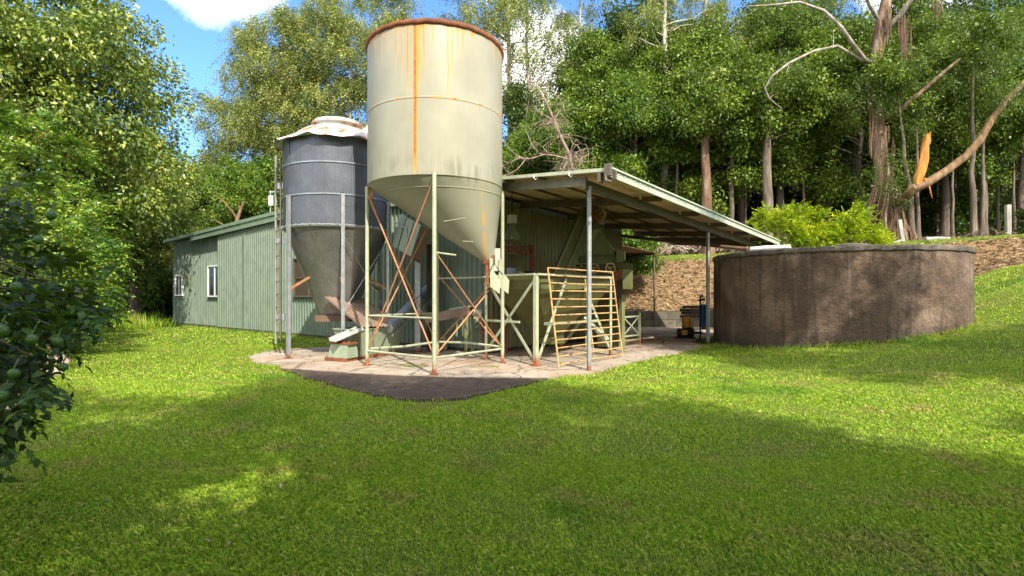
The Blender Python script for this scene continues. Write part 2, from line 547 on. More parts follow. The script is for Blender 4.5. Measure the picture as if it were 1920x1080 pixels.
def silomat():
    m, nt, b, out = new_mat('cream_silo_paint')
    k = NT(nt)
    X, Y, Z = k.sep()
    ang = k.math('ARCTAN2', Y, X)
    n1 = k.noise(1.0, 5, .6)
    st = k.noise(4.0, 5, .65, stretch=(2.2, 2.2, .10))
    fine = k.noise(9, 6, .7)
    wig = k.math('MULTIPLY', k.math('SUBTRACT', k.noise(2.2, 3, .6, stretch=(1, 1, .8)), .5), .03)
    a2 = k.math('ADD', ang, wig)
    c = k.ramp(n1, [(.3, (.26, .247, .178)), (.5, (.292, .28, .207)), (.7, (.325, .313, .24))])
    c = k.mix(k.math('MULTIPLY', k.fac(st, .5, .72), .35), c, (.28, .265, .175))
    low = k.math('SUBTRACT', 1.0, k.fac(Z, 3.75, 4.25))
    c = k.mix(k.math('MULTIPLY', low, .3), c, (.27, .285, .20))
    # black mould where the skirt meets the cone
    mo = k.math('MULTIPLY', k.math('SUBTRACT', 1.0, k.fac(k.math('ABSOLUTE', k.math('SUBTRACT', Z, 4.12)), .05, .42)), k.math('MULTIPLY', k.fac(st, .46, .6), k.fac(k.noise(1.3, 3, .5), .45, .62)))
    c = k.mix(k.math('MULTIPLY', mo, .5), c, (.10, .09, .05))
    tot = None
    for px, w, z0, amp in ((778, .032, 3.9, 1.0), (783, .06, 5.2, .55), (764, .018, 5.2, .75), (742, .014, 6.0, .8), (753, .012, 5.6, .75),
                           (795, .012, 5.8, .75), (812, .009, 6.5, .65), (840, .016, 4.9, .75), (848, .013, 5.7, .75),
                           (858, .009, 6.3, .65), (868, .010, 6.2, .7), (716, .014, 6.1, .7), (729, .010, 6.4, .65), (704, .03, 6.4, .6),
                           (926, .03, 6.4, .4)):
        a0 = silo_angle(px)
        q = k.math('SUBTRACT', 1.0, k.math('DIVIDE', k.math('ABSOLUTE', k.math('SUBTRACT', a2, a0)), w), clamp=True)
        q = k.math('MULTIPLY', k.math('SQRT', q), k.fac(Z, z0 - .25, z0 + (7.0 - z0) * (.22 if amp > .9 else .75)))
        q = k.math('MULTIPLY', q, amp)
        tot = q if tot is None else k.math('MAXIMUM', tot, q)
    # rust under the rim and along the seam
    rim = k.math('MULTIPLY', k.fac(Z, 6.72, 7.02), k.fac(st, .42, .62))
    seam = k.math('MULTIPLY', k.math('SUBTRACT', 1.0, k.fac(k.math('ABSOLUTE', k.math('SUBTRACT', Z, 5.53)), .0, .05)), k.fac(fine, .48, .66))
    tot = k.math('MAXIMUM', tot, k.math('MULTIPLY', rim, .8))
    tot = k.math('MAXIMUM', tot, k.math('MULTIPLY', seam, .8))
    # rust runs on the cone, near its outlet side
    a3 = silo_angle(918)
    q = k.math('SUBTRACT', 1.0, k.math('DIVIDE', k.math('ABSOLUTE', k.math('SUBTRACT', X, 1.12)), .10), clamp=True)
    q = k.math('MULTIPLY', q, k.math('MULTIPLY', low, k.fac(st, .32, .55)))
    tot = k.math('MAXIMUM', tot, k.math('MULTIPLY', q, .4))
    spots = k.math('MULTIPLY', k.fac(k.noise(2.3, 8, .72), .66, .74), .7)
    tot = k.math('MAXIMUM', tot, spots)
    tot = k.math('MULTIPLY', tot, k.math('ADD', .55, k.math('MULTIPLY', fine, .8)), clamp=True)
    rc = k.ramp(tot, [(.0, (.40, .30, .14)), (.35, (.56, .29, .06)), (.7, (.50, .18, .02)), (1.0, (.20, .055, .015))])
    c = k.mix(k.fac(tot, .03, .5), c, rc)
    k.put(b.inputs['Base Color'], c)
    b.inputs['Roughness'].default_value = .42
    k.put(b.inputs['Normal'], k.bump(k.noise(2.0, 4, .5), .12, .03))
    return m


M['silo'] = silomat()


def binmat(name, col, ribs=True, metallic=.45, rough=.45):
    m, nt, b, out = new_mat(name)
    k = NT(nt)
    X, Y, Z = k.sep()
    n1 = k.noise(2.0, 6, .65)
    st = k.noise(3.5, 5, .7, stretch=(2, 2, .15))
    fine = k.noise(26, 5, .7)
    c = k.ramp(n1, [(.3, tuple(x * .75 for x in col)), (.5, col), (.72, tuple(x * 1.3 for x in col))])
    c = k.mix(k.math('MULTIPLY', k.fac(fine, .5, .7), .35), c, tuple(min(1, x * 1.9) for x in col))
    c = k.mix(k.math('MULTIPLY', k.fac(st, .55, .72), .4), c, (.10, .07, .045))
    rf = k.fac(k.noise(1.7, 8, .72), .655, .73)
    c = k.mix(rf, c, k.ramp(k.noise(9, 5, .6), [(.35, (.14, .05, .02)), (.65, (.36, .13, .03))]))
    k.put(b.inputs['Base Color'], c)
    k.put(b.inputs['Metallic'], k.math('MULTIPLY', metallic, k.math('SUBTRACT', 1.0, rf)))
    b.inputs['Roughness'].default_value = rough
    h = k.math('MULTIPLY', k.noise(3, 3, .5), .9)
    if ribs:
        ang = k.math('ARCTAN2', Y, X)
        h = k.math('ADD', h, k.math('MULTIPLY', k.math('SINE', k.math('MULTIPLY', ang, 190)), .12))
    k.put(b.inputs['Normal'], k.bump(k.math('ADD', h, k.math('MULTIPLY', fine, .25)), .5, .02))
    return m


M['bin'] = binmat('blue_grey_zinc_wall', (.105, .115, .14))
M['bincone'] = binmat('tarnished_zinc_cone', (.20, .195, .19), False, .55, .32)
M['binroof'] = metal('pale_zinc_roof_with_rust', (.60, .58, .54), .45, .1, .15, .50, rustcol=(.50, .17, .03), scale=1.2)

# ------------------------------------------------------------------ mesh building
class MB:
    def __init__(s):
        s.v = []
        s.f = []

    def add(s, verts, faces):
        o = len(s.v)
        s.v.extend(tuple(p) for p in verts)
        s.f.extend(tuple(i + o for i in f) for f in faces)
        return s

    def hexa(s, p):                       # p: 4 bottom corners, 4 top corners, same order
        return s.add(p, [(3, 2, 1, 0), (4, 5, 6, 7), (0, 1, 5, 4), (1, 2, 6, 5), (2, 3, 7, 6), (3, 0, 4, 7)])

    def box(s, c, size, ax=None, ay=None):
        c = Vector(c)
        ax = Vector(ax or (1, 0, 0)).normalized()
        ay = Vector(ay or (0, 1, 0))
        ay = (ay - ax * ay.dot(ax)).normalized()
        az = ax.cross(ay)
        a, b, d = ax * size[0] / 2, ay * size[1] / 2, az * size[2] / 2
        return s.hexa([c - a - b - d, c + a - b - d, c + a + b - d, c - a + b - d,
                       c - a - b + d, c + a - b + d, c + a + b + d, c - a + b + d])

    def bar(s, p, q, w, h, up=(0, 0, 1)):
        p, q = Vector(p), Vector(q)
        ax = (q - p)
        L = ax.length
        ax.normalize()
        up = Vector(up)
        ay = up.cross(ax)
        if ay.length < 1e-3:
            ay = Vector((1, 0, 0)).cross(ax)
        return s.box((p + q) / 2, (L, w, h), ax, ay)

    def chan(s, p, q, w, d, t=.008, side=(1, 0, 0)):   # C section: web and two flanges
        p, q = Vector(p), Vector(q)
        ax = (q - p).normalized()
        sd = Vector(side)
        sd = (sd - ax * sd.dot(ax)).normalized()
        nn = ax.cross(sd)
        s.box((p + q) / 2, ((q - p).length, w, t), ax, sd)
        for k in (-1, 1):
            s.box((p + q) / 2 + sd * k * (w / 2 - t / 2) + nn * (d / 2 + t / 2), ((q - p).length, t, d), ax, sd)
        return s

    def tube(s, pts, rad, n=8, cap=True):
        pts = [Vector(p) for p in pts]
        if isinstance(rad, (int, float)):
            rad = [rad] * len(pts)
        o = len(s.v)
        ref = None
        for i, p in enumerate(pts):
            t = (pts[min(i + 1, len(pts) - 1)] - pts[max(i - 1, 0)])
            if t.length < 1e-6:
                t = Vector((0, 0, 1))
            t.normalize()
            if ref is None:
                ref = Vector((1, 0, 0)) if abs(t.x) < .8 else Vector((0, 1, 0))
            a = (ref - t * ref.dot(t))
            if a.length < 1e-4:
                a = t.orthogonal()
            a.normalize()
            ref = a
            b = t.cross(a)
            for k in range(n):
                g = 2 * math.pi * k / n
                s.v.append(tuple(p + (a * math.cos(g) + b * math.sin(g)) * rad[i]))
        for i in range(len(pts) - 1):
            for k in range(n):
                s.f.append((o + i * n + k, o + i * n + (k + 1) % n, o + (i + 1) * n + (k + 1) % n, o + (i + 1) * n + k))
        if cap:
            s.f.append(tuple(o + k for k in reversed(range(n))))
            e = o + (len(pts) - 1) * n
            s.f.append(tuple(e + k for k in range(n)))
        return s

    def loft(s, rings, closed=True, cap0=False, cap1=False):
        o = len(s.v)
        n = len(rings[0])
        for r in rings:
            s.v.extend(tuple(p) for p in r)
        for i in range(len(rings) - 1):
            for k in range(n if closed else n - 1):
                s.f.append((o + i * n + k, o + i * n + (k + 1) % n, o + (i + 1) * n + (k + 1) % n, o + (i + 1) * n + k))
        if cap0:
            s.f.append(tuple(o + k for k in reversed(range(n))))
        if cap1:
            e = o + (len(rings) - 1) * n
            s.f.append(tuple(e + k for k in range(n)))
        return s

    def lathe(s, prof, c, n=64, cap0=False, cap1=False, warp=None):
        c = Vector(c)
        rings = []
        for j, (r, z) in enumerate(prof):
            ring = []
            for k in range(n):
                g = 2 * math.pi * k / n
                dz = warp(j, g) if warp else 0
                ring.append(c + Vector((r * math.cos(g), r * math.sin(g), z + dz)))
            rings.append(ring)
        return s.loft(rings, True, cap0, cap1)

    def prism(s, poly, thick):            # poly: list of 3D points, extruded by the vector thick
        t = Vector(thick)
        n = len(poly)
        a = [Vector(p) for p in poly]
        b = [p + t for p in a]
        return s.add(a + b, [tuple(reversed(range(n))), tuple(range(n, 2 * n))] +
                     [(i, (i + 1) % n, n + (i + 1) % n, n + i) for i in range(n)])

    def build(s, name, mat, parent=None, smooth=35):
        off = Vector(parent.matrix_world.translation) if parent is not None and parent.type == 'EMPTY' else Vector()
        if parent is not None and parent.type == 'MESH':
            pp = parent
            off = Vector(pp.get('_o', (0, 0, 0)))
        me = bpy.data.meshes.new(name)
        me.from_pydata([(x - off.x, y - off.y, z - off.z) for x, y, z in s.v], [], s.f)
        me.update()
        if smooth:
            me.polygons.foreach_set('use_smooth', [True] * len(me.polygons))
            me.set_sharp_from_angle(angle=R(smooth))
        me.materials.append(mat)
        o = bpy.data.objects.new(name, me)
        COL.objects.link(o)
        if parent is not None:
            o.parent = parent
            if tuple(off) != (0, 0, 0):
                PENDING.append((o, off))
        return o


PENDING = []
ORIGIN = {}


def flipnormals_fix(o):
    import bmesh
    bm = bmesh.new()
    bm.from_mesh(o.data)
    bmesh.ops.recalc_face_normals(bm, faces=bm.faces)
    bm.to_mesh(o.data)
    bm.free()


def tag(o, label=None, cat=None, group=None, kind=None):
    if label:
        o['label'] = label
    if cat:
        o['category'] = cat
    if group:
        o['group'] = group
    if kind:
        o['kind'] = kind
    return o


def thing(name, loc, label, cat, group=None):
    o = bpy.data.objects.new(name, None)
    COL.objects.link(o)
    o.location = loc
    o.empty_display_size = .2
    o.matrix_world = Matrix.Translation(Vector(loc))
    return tag(o, label, cat, group)


def part(mb, name, mat, parent, smooth=35, label=None):
    """a part of a thing; sub-parts share the thing's origin"""
    root = parent
    while root.parent is not None:
        root = root.parent
    off = Vector(root.location)
    me = bpy.data.meshes.new(name)
    me.from_pydata([(x - off.x, y - off.y, z - off.z) for x, y, z in mb.v], [], mb.f)
    me.update()
    if smooth:
        me.polygons.foreach_set('use_smooth', [True] * len(me.polygons))
        me.set_sharp_from_angle(angle=R(smooth))
    me.materials.append(mat)
    o = bpy.data.objects.new(name, me)
    COL.objects.link(o)
    o.parent = parent
    if label:
        o['label'] = label
    return o


def single(mb, name, mat, loc, label, cat, group=None, kind=None, smooth=35):
    """a thing that is one mesh"""
    off = Vector(loc)
    me = bpy.data.meshes.new(name)
    me.from_pydata([(x - off.x, y - off.y, z - off.z) for x, y, z in mb.v], [], mb.f)
    me.update()
    if smooth:
        me.polygons.foreach_set('use_smooth', [True] * len(me.polygons))
        me.set_sharp_from_angle(angle=R(smooth))
    me.materials.append(mat)
    o = bpy.data.objects.new(name, me)
    COL.objects.link(o)
    o.location = off
    return tag(o, label, cat, group, kind)


def copy_thing(root, loc, rotz=0.0, scale=1.0, label=None, group=None):
    c = root.copy()
    COL.objects.link(c)
    c.location = loc
    c.rotation_euler = (0, 0, rotz)
    c.scale = (scale,) * 3 if isinstance(scale, (int, float)) else scale
    if label:
        c['label'] = label
    if group:
        c['group'] = group

    def rec(src, dst):
        for ch in list(src.children):
            n = ch.copy()
            COL.objects.link(n)
            n.parent = dst
            rec(ch, n)
    rec(root, c)
    return c


def np_mesh(name, V, k, mat):
    """k vertices per face, faces are consecutive runs"""
    n = len(V)
    me = bpy.data.meshes.new(name)
    me.vertices.add(n)
    me.vertices.foreach_set('co', np.ascontiguousarray(V, dtype=np.float32).ravel())
    me.loops.add(n)
    me.loops.foreach_set('vertex_index', np.arange(n, dtype=np.int32))
    m = n // k
    me.polygons.add(m)
    me.polygons.foreach_set('loop_start', np.arange(0, n, k, dtype=np.int32))
    me.update(calc_edges=True)
    me.materials.append(mat)
    return me


def norm(a):
    return a / np.maximum(np.linalg.norm(a, axis=1, keepdims=True), 1e-9)


def leaf_verts(P, D, N, L, W, fold=.35):
    D = norm(D)
    S = norm(np.cross(D, N))
    N = np.cross(S, D)
    L = np.asarray(L).reshape(-1, 1)
    W = np.asarray(W).reshape(-1, 1)
    v0 = P
    v1 = P + D * L * .42 + S * W + N * W * fold
    v2 = P + D * L - N * L * .08
    v3 = P + D * L * .42 - S * W + N * W * fold
    return np.stack([v0, v1, v2, v3], axis=1).reshape(-1, 3)


def corr_strip(pitch, depth, length):
    """trapezoid rib profile: list of (s, d)"""
    out = []
    s = 0.0
    while s < length - 1e-4:
        for f, d in ((0, 0), (.46, 0), (.58, 1), (.86, 1), (.98, 0)):
            if s + f * pitch <= length:
                out.append((s + f * pitch, d * depth))
        s += pitch
    out.append((length, 0))
    return out


def corr(mb, o, a, b, n, la, lb, pitch=.19, depth=.03, thick=0.0, lb_fn=None, st_fn=None):
    """ribbed sheet: ribs run along b, the profile runs along a, depth towards n"""
    o, a, b, n = Vector(o), Vector(a).normalized(), Vector(b).normalized(), Vector(n).normalized()
    prof = corr_strip(pitch, depth, la)
    lo, hi = [], []
    for s, d in prof:
        h = lb_fn(s) if lb_fn else lb
        g = st_fn(s) if st_fn else 0
        base = o + a * s + n * d
        lo.append(base + b * g)
        hi.append(base + b * h)
    m = len(prof)
    mb.add(lo + hi, [(i, i + 1, m + i + 1, m + i) for i in range(m - 1)])
    if thick:
        mb.add([p - n * thick for p in lo] + [p - n * thick for p in hi], [(i + 1, i, m + i, m + i + 1) for i in range(m - 1)])
        mb.add(lo + [p - n * thick for p in lo], [(i + 1, i, m + i, m + i + 1) for i in range(m - 1)])
        mb.add(hi + [p - n * thick for p in hi], [(i, i + 1, m + i + 1, m + i) for i in range(m - 1)])
    return mb


# ------------------------------------------------------------------ ground
SLAB = [gp(462, 671), gp(497, 661), gp(560, 655), gp(640, 652), (-2.4, 16.3), (-1.0, 14.9), (3.8, 20.4), (2.0, 24.2),
        (4.2, 26.6), (9.6, 25.9), (9.2, 22.0), (7.6, 20.4), (6.55, 19.0), (6.0, 17.6), gp(1326, 652), gp(1250, 667),
        gp(1180, 682), gp(1110, 702), gp(1048, 708), gp(1004, 719), gp(935, 735), gp(872, 748),
        gp(812, 753), gp(742, 751), gp(690, 741), gp(640, 728), gp(590, 715), gp(545, 701), gp(520, 687), gp(480, 681)]
SLAB = [(p[0], p[1]) for p in SLAB]
TANK = Vector((9.68, 16.23, 0))
TANK_R = 3.32


def in_poly(x, y, poly):
    x = np.asarray(x)
    y = np.asarray(y)
    c = np.zeros(x.shape, bool)
    j = len(poly) - 1
    for i in range(len(poly)):
        xi, yi = poly[i]
        xj, yj = poly[j]
        hit = ((yi > y) != (yj > y)) & (x < (xj - xi) * (y - yi) / (yj - yi + 1e-12) + xi)
        c ^= hit
        j = i
    return c


def soil_mask(x, y):
    yb = np.interp(x, [-40, -20, -8, 2, 5, 14, 20, 30], [70, 60, 42, 30, 26.1, 25.6, 23.5, 21])
    wd = np.interp(x, [5, 14, 20], [5.5, 5.0, 4.0])
    bank = sstep(-.3, .5, y - yb) * (1 - sstep(wd - 1.3, wd - .4, y - yb))
    # bare earth under the shrubs on the left
    lx = np.interp(y, [3, 6, 8, 10, 12, 15, 22, 34], [-4.9, -6.0, -7.1, -8.6, -10.2, -12.6, -17.5, -24])
    left = sstep(-.2, .9, lx - x) * (y > 2) * (y < 36)
    rt = .42 * np.exp(-((x - 11.5) / 2.6) ** 2 - ((y - 10.6) / .55) ** 2) + .5 * np.exp(-((x - 13.6) / .9) ** 2 - ((y - 15.5) / 1.6) ** 2)
    return np.clip(np.maximum(np.maximum(bank, left), rt), 0, 1)


def forest_mask(x, y):
    yb = np.interp(x, [-40, -20, -8, 2, 5, 14, 20, 30], [70, 60, 42, 30, 26.1, 25.6, 23.5, 21])
    wd = np.interp(x, [5, 14, 20], [5.5, 5.0, 4.0])
    return sstep(.9, 1.8, y - yb - wd)


def grid_axis(segs):
    out = []
    for a, b, st in segs:
        out.extend(np.arange(a, b, st))
    out.append(segs[-1][1])
    return np.array(out)


gx = grid_axis([(-600, -80, 40), (-80, -30, 5), (-30, 32, .45), (32, 80, 4), (80, 600, 40)])
gy = grid_axis([(-80, -10, 7), (-10, 2, 1.5), (2, 36, .45), (36, 70, 2.5), (70, 900, 60)])
GX, GY = np.meshgrid(gx, gy)
GZ = terr(GX, GY)
slabm = in_poly(GX, GY, SLAB)
GZ = np.where(slabm, np.minimum(GZ, -.01), GZ)
me = bpy.data.meshes.new('ground')
nxg, nyg = len(gx), len(gy)
vs = np.stack([GX.ravel(), GY.ravel(), GZ.ravel()], axis=1)
idx = np.arange(nxg * nyg).reshape(nyg, nxg)
fs = np.stack([idx[:-1, :-1], idx[:-1, 1:], idx[1:, 1:], idx[1:, :-1]], axis=-1).reshape(-1, 4)
me.from_pydata(vs.tolist(), [], fs.tolist())
me.polygons.foreach_set('use_smooth', [True] * len(me.polygons))
for nm, fn in (('soil', soil_mask), ('forest', forest_mask)):
    at_ = me.attributes.new(nm, 'FLOAT', 'POINT')
    at_.data.foreach_set('value', fn(GX, GY).ravel().astype(np.float32))
me.materials.append(M['ground'])
ground = bpy.data.objects.new('ground', me)
COL.objects.link(ground)
tag(ground, 'mown green lawn running up to a bare brown bank', 'ground', kind='structure')

# concrete slab: one gridded sheet with a clipped outline
random.seed(5)
pts = []
for i in range(len(SLAB)):
    a, b = SLAB[i], SLAB[(i + 1) % len(SLAB)]
    L = math.hypot(b[0] - a[0], b[1] - a[1])
    n = max(1, int(L / .16))
    for j in range(n):
        t = j / n
        w = .06
        pts.append((a[0] + (b[0] - a[0]) * t + random.uniform(-w, w), a[1] + (b[1] - a[1]) * t + random.uniform(-w, w)))
import bmesh
bm = bmesh.new()
vs_ = [bm.verts.new((x, y, .035)) for x, y in pts]
fc = bm.faces.new(vs_)
bm.normal_update()
if fc.normal.z < 0:
    fc.normal_flip()
for y in np.arange(7.5, 27, .35):
    bmesh.ops.bisect_plane(bm, geom=bm.verts[:] + bm.edges[:] + bm.faces[:], plane_co=(0, y, 0), plane_no=(0, 1, 0))
for x in np.arange(-7, 10, .35):
    bmesh.ops.bisect_plane(bm, geom=bm.verts[:] + bm.edges[:] + bm.faces[:], plane_co=(x, 0, 0), plane_no=(1, 0, 0))
edges = [e for e in bm.edges if e.is_boundary]
r_ = bmesh.ops.extrude_edge_only(bm, edges=edges)
for e in r_['geom']:
    if isinstance(e, bmesh.types.BMVert):
        e.co.z = -.12
me = bpy.data.meshes.new('concrete_slab')
bm.to_mesh(me)
bm.free()
sx = np.array([v.co.x for v in me.vertices])
sy = np.array([v.co.y for v in me.vertices])
# the apron: outside a line from the small silo to the hopper frame
lx0, ly0 = gp(548, 694).x, gp(548, 694).y
lx1, ly1 = gp(1000, 712).x, gp(1000, 712).y
lt = np.clip((sx - lx0) / (lx1 - lx0), 0, 1)
apy = ly0 + (ly1 - ly0) * lt - .35 * np.sin(lt * math.pi)
apron = np.clip(.5 + (apy - sy) * 1.3, 0, 1) * (sx < lx1 + .3)
moss = .75 * np.exp(-((sx + 2.2) / .9) ** 2 - ((sy - 11.9) / .55) ** 2) + .7 * np.exp(-((sx + .5) / .6) ** 2 - ((sy - 11.6) / .35) ** 2)
for nm, ar in (('apron', apron), ('moss', moss)):
    a_ = me.attributes.new(nm, 'FLOAT', 'POINT')
    a_.data.foreach_set('value', ar.astype(np.float32))
me.materials.append(M['concrete'])
slab = bpy.data.objects.new('concrete_slab', me)
COL.objects.link(slab)
tag(slab, 'stained concrete slab under the silos and canopy', 'pavement', kind='structure')

# ------------------------------------------------------------------ shed
def roof_z(u, v):
    z = np.interp(u, [-23.4, -8, 0, 4.5], [4.46, 4.94, 4.40, 4.06])
    return float(z - .0246 * (v + 1.4) * (1.0 if u > -8 else .6) + (0 if u > 0 else .02))


shed = thing('shed', kk(-11, 3.5), 'long green ribbed steel farm shed with a low gable roof behind the silos', 'shed')
SETB = .2
mb = MB()
corr(mb, kk(-16.9, 0, .1), UV, ZV, -VV, 16.9, 0, .19, .04, lb_fn=lambda s: roof_z(-16.9 + s, 0) - .16)
part(mb, 'wall', M['wall'], shed, 20)
mb = MB()
corr(mb, kk(-23.0, SETB, .1), UV, ZV, -VV, 6.1, 0, .19, .04, lb_fn=lambda s: roof_z(-23.0 + s, 0) - .16)
part(mb, 'wall', M['wall'], shed, 20, label='set back wall section with white windows')
mb = MB()
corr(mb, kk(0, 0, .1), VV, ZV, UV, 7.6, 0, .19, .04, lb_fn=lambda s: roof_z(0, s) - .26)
part(mb, 'wall', metal('bounce_tinted_ribbed_steel', (.22, .205, .09), .5, 0, .15, 0, bump=.02, dirt=.3), shed, 20, label='side wall under the canopy, shade and warm bounce painted in as olive')  # olive tint paints shade and warm bounce light into the green wall
mb = MB()
corr(mb, kk(0, 7.6, .1), -UV, ZV, VV, 23.0, 4.0, .19, .03)
part(mb, 'wall', M['wall'], shed, 20)
mb = MB()
corr(mb, kk(-23.0, 7.6, .1), -VV, ZV, -UV, 7.4, 4.1, .19, .03)
part(mb, 'wall', M['wall'], shed, 20)
mb = MB()
mb.bar(kk(-16.85, .03, .06), kk(0, .03, .06), .16, .14)
mb.bar(kk(-23.0, SETB + .03, .06), kk(-16.96, SETB + .03, .06), .16, .14)
mb.bar(kk(-.04, .2, .06), kk(-.04, 7.6, .06), .16, .14)
part(mb, 'plinth', M['tankrim'], shed)
# roof: two slopes, ribs run down the slope
for k_, (u0, u1) in enumerate(((-23.3, -8.0), (-8.0, .0))):
    mb = MB()
    a = kk(u0, -.15, roof_z(u0, -.15) + .02)
    b = kk(u1, -.15, roof_z(u1, -.15) + .02)
    c = kk(u0, 8.0, roof_z(u0, 8.0) + .02)
    dirb = (b - a)
    nn = dirb.normalized().cross((c - a).normalized())
    if nn.z < 0:
        nn = -nn
    corr(mb, a, (c - a), dirb, nn, (c - a).length, dirb.length, .19, .03, thick=.006)
    part(mb, 'roof', M['fascia'], shed, 20)
# barge boards: a narrow cap along the whole verge and a deeper board below it on the long wall
mb = MB()
for (u0, u1, h, vo) in ((-23.3, -16.0, .14, -.16), (-16.0, -8.0, .14, -.16), (-8.0, -.15, .14, -.16)):
    mb.bar(kk(u0, vo, roof_z(u0, 0) + .02), kk(u1, vo, roof_z(u1, 0) + .02), .05, h)
part(mb, 'verge_cap', M['fascia'], shed)
mb = MB()
for (u0, u1) in ((-19.7, -8.0), (-8.0, -.15)):
    mb.bar(kk(u0, -.125, roof_z(u0, 0) - .17), kk(u1, -.125, roof_z(u1, 0) - .17), .04, .23)
part(mb, 'barge_board', M['fascia'], shed)
mb = MB()
mb.box(kk(-14.2, -.036, 2.2), (.16, .02, 4.3), UV, VV)
part(mb, 'cover_strip', M['wall'], shed)


def window(u, v, z0, z1, w, fmat, pmat, sashes, fr=.07):
    o = MB()
    c = kk(u, v, (z0 + z1) / 2)
    h = z1 - z0
    o.box(c + ZV * (h / 2 - fr / 2), (w, .09, fr), UV, VV)
    o.box(c - ZV * (h / 2 - fr / 2), (w, .11, fr), UV, VV)
    for k in (-1, 1):
        o.box(c + UV * k * (w / 2 - fr / 2), (fr, .09, h - 2 * fr), UV, VV)
    for sft in sashes:
        o.box(c + UV * sft * w + VV * .004, (fr * .8, .07, h - 2 * fr), UV, VV)
    f = part(o, 'window', fmat, shed)
    g = MB()
    g.box(c + VV * .012, (w - 2 * fr, .012, h - 2 * fr), UV, VV)
    part(g, 'pane', pmat, f)
    return f


window(-22.2 + .25, SETB - .07, 1.55, 2.66, .98, M['white'], M['pane'], (.05,))
window(-17.62, SETB - .07, 1.50, 3.02, 1.32, M['white'], M['pane'], (.08,))
wf = window(-9.05, -.06, 1.52, 3.0, 1.75, M['rafter'], M['brownpane'], (.12,), .05)
mb = MB()
mb.box(kk(-9.25, -.085, 2.25), (.9, .02, .04), UV, VV)
part(mb, 'glazing_bar', M['rafter'], wf)
mb = MB()
mb.tube([kk(-20.4, SETB - .04, 1.9), kk(-20.4, SETB - .12, 1.95), kk(-20.4, SETB - .14, 2.5), kk(-20.5, SETB - .2, 2.62), kk(-20.8, SETB - .26, 2.62)], .045, 8)
part(mb, 'overflow_pipe', M['greenplate'], shed)
mb = MB()
mb.tube([kk(-19.9, 1.2, 4.4), kk(-19.9, 1.2, 5.05)], .06, 10)
mb.tube([kk(-19.9, 1.2, 5.0), kk(-19.9, 1.2, 5.12)], .09, 10)
part(mb, 'vent_pipe', M['white'], shed)
mast = MB()
mp_ = at(507, 400, 23.5)
mast.tube([mp_ - ZV * .8, mp_ + ZV * 1.0], .025, 8)
mast.bar(mp_ + ZV * .95 + Vector((-.05, 0, 0)), mp_ + ZV * .95 + Vector((.4, 0, 0)), .03, .05)
ms_ = part(mast, 'mast', M['galv'], shed)
mb = MB()
mb.box(mp_ + ZV * .55 + Vector((.05, -.06, 0)), (.16, .1, .42))
part(mb, 'aerial_box', M['white'], ms_)

# ------------------------------------------------------------------ canopy
can = thing('canopy', kk(3.77, -1.08), 'open lean-to canopy of ribbed steel on slim posts beside the green shed', 'canopy')
mb = MB()
U1, V0, V1 = 4.4, -1.4, 12.4
a = kk(0.01, V0, roof_z(0.01, V0))
b = kk(U1, V0, roof_z(U1, V0))
c = kk(0.01, V1, roof_z(0.01, V1))
nn = (b - a).normalized().cross((c - a).normalized())
nn = nn if nn.z > 0 else -nn
corr(mb, a, c - a, b - a, nn, (c - a).length, (b - a).length, .19, .035, thick=.006)
part(mb, 'roof_sheet', M['roofunder'], can, 20)
mb = MB()
mb.bar(kk(U1 + .03, V0 - .02, roof_z(U1, V0) - .06), kk(U1 + .03, V1 + .02, roof_z(U1, V1) - .06), .03, .20)
mb.bar(kk(U1 + .06, V0 - .02, roof_z(U1, V0) + .01), kk(U1 + .06, V1 + .02, roof_z(U1, V1) + .01), .05, .035)
for i in range(58):
    v = V0 + .1 + i * .236
    mb.box(kk(U1 + .048, v, roof_z(U1, v) - .02), (.01, .08, .09), UV, VV)
part(mb, 'fascia', M['palefascia'], can)
mb = MB()
mb.bar(kk(.05, V0 - .02, roof_z(.05, V0) - .01), kk(U1, V0 - .02, roof_z(U1, V0) - .01), .025, .07)
part(mb, 'end_trim', M['palefascia'], can)
mb = MB()
mb.box(kk(U1 - .05, V0 + .08, roof_z(U1, V0) - .12), (.34, .05, .16), UV, VV)
mb.box(kk(U1 - .20, V0 + .02, roof_z(U1, V0) - .14), (.06, .16, .20), UV, VV)
mb.box(kk(U1 + .0, V0 - .03, roof_z(U1, V0) - .02), (.14, .08, .24), UV, VV)
mb.tube([kk(U1 - .05, V0 - .04, 3.95), kk(U1 - .02, V0 - .08, 3.83), kk(U1 + .08, V0 - .05, 3.80)], .03, 8)
part(mb, 'corner_bracket', M['rafter'], can)
mb = MB()
mb.bar(kk(3.75, V0 + .15, roof_z(3.75, V0) - .24), kk(3.75, V1 - .1, roof_z(3.75, V1) - .24), .07, .2)
part(mb, 'edge_beam', M['rafter'], can)
for i, v in enumerate((-1.08, 1.35, 3.85, 6.27, 8.6, 10.7, 12.2)):
    mb = MB()
    u_end = 4.3 if v > 0 else 4.1
    mb.bar(kk(.02, v, roof_z(.02, v) - .145), kk(3.70, v, roof_z(3.70, v) - .145), .07, .19)
    if v > 0:
        mb.bar(kk(3.80, v, roof_z(3.80, v) - .12), kk(u_end, v, roof_z(u_end, v) - .12), .07, .13)
    part(mb, 'rafter', M['greybeam'] if i == 0 else M['rafter'], can)
for u in (.75, 1.65, 2.6):
    mb = MB()
    mb.bar(kk(u, V0 + .02, roof_z(u, V0) - .028), kk(u, V1 - .05, roof_z(u, V1) - .028), .06, .045)
    part(mb, 'purlin', M['purlin'], can)
for u in (1.65, 2.6, 3.5):
    mb = MB()
    q = kk(u, V0 - .02, roof_z(u, V0) - .06)
    mb.tube([q + ZV * .06, q + VV * -.03, q - ZV * .05 + UV * .03, q - ZV * .02 + UV * .08], .012, 6)
    part(mb, 'gutter_hook', M['whitemetal'], can)
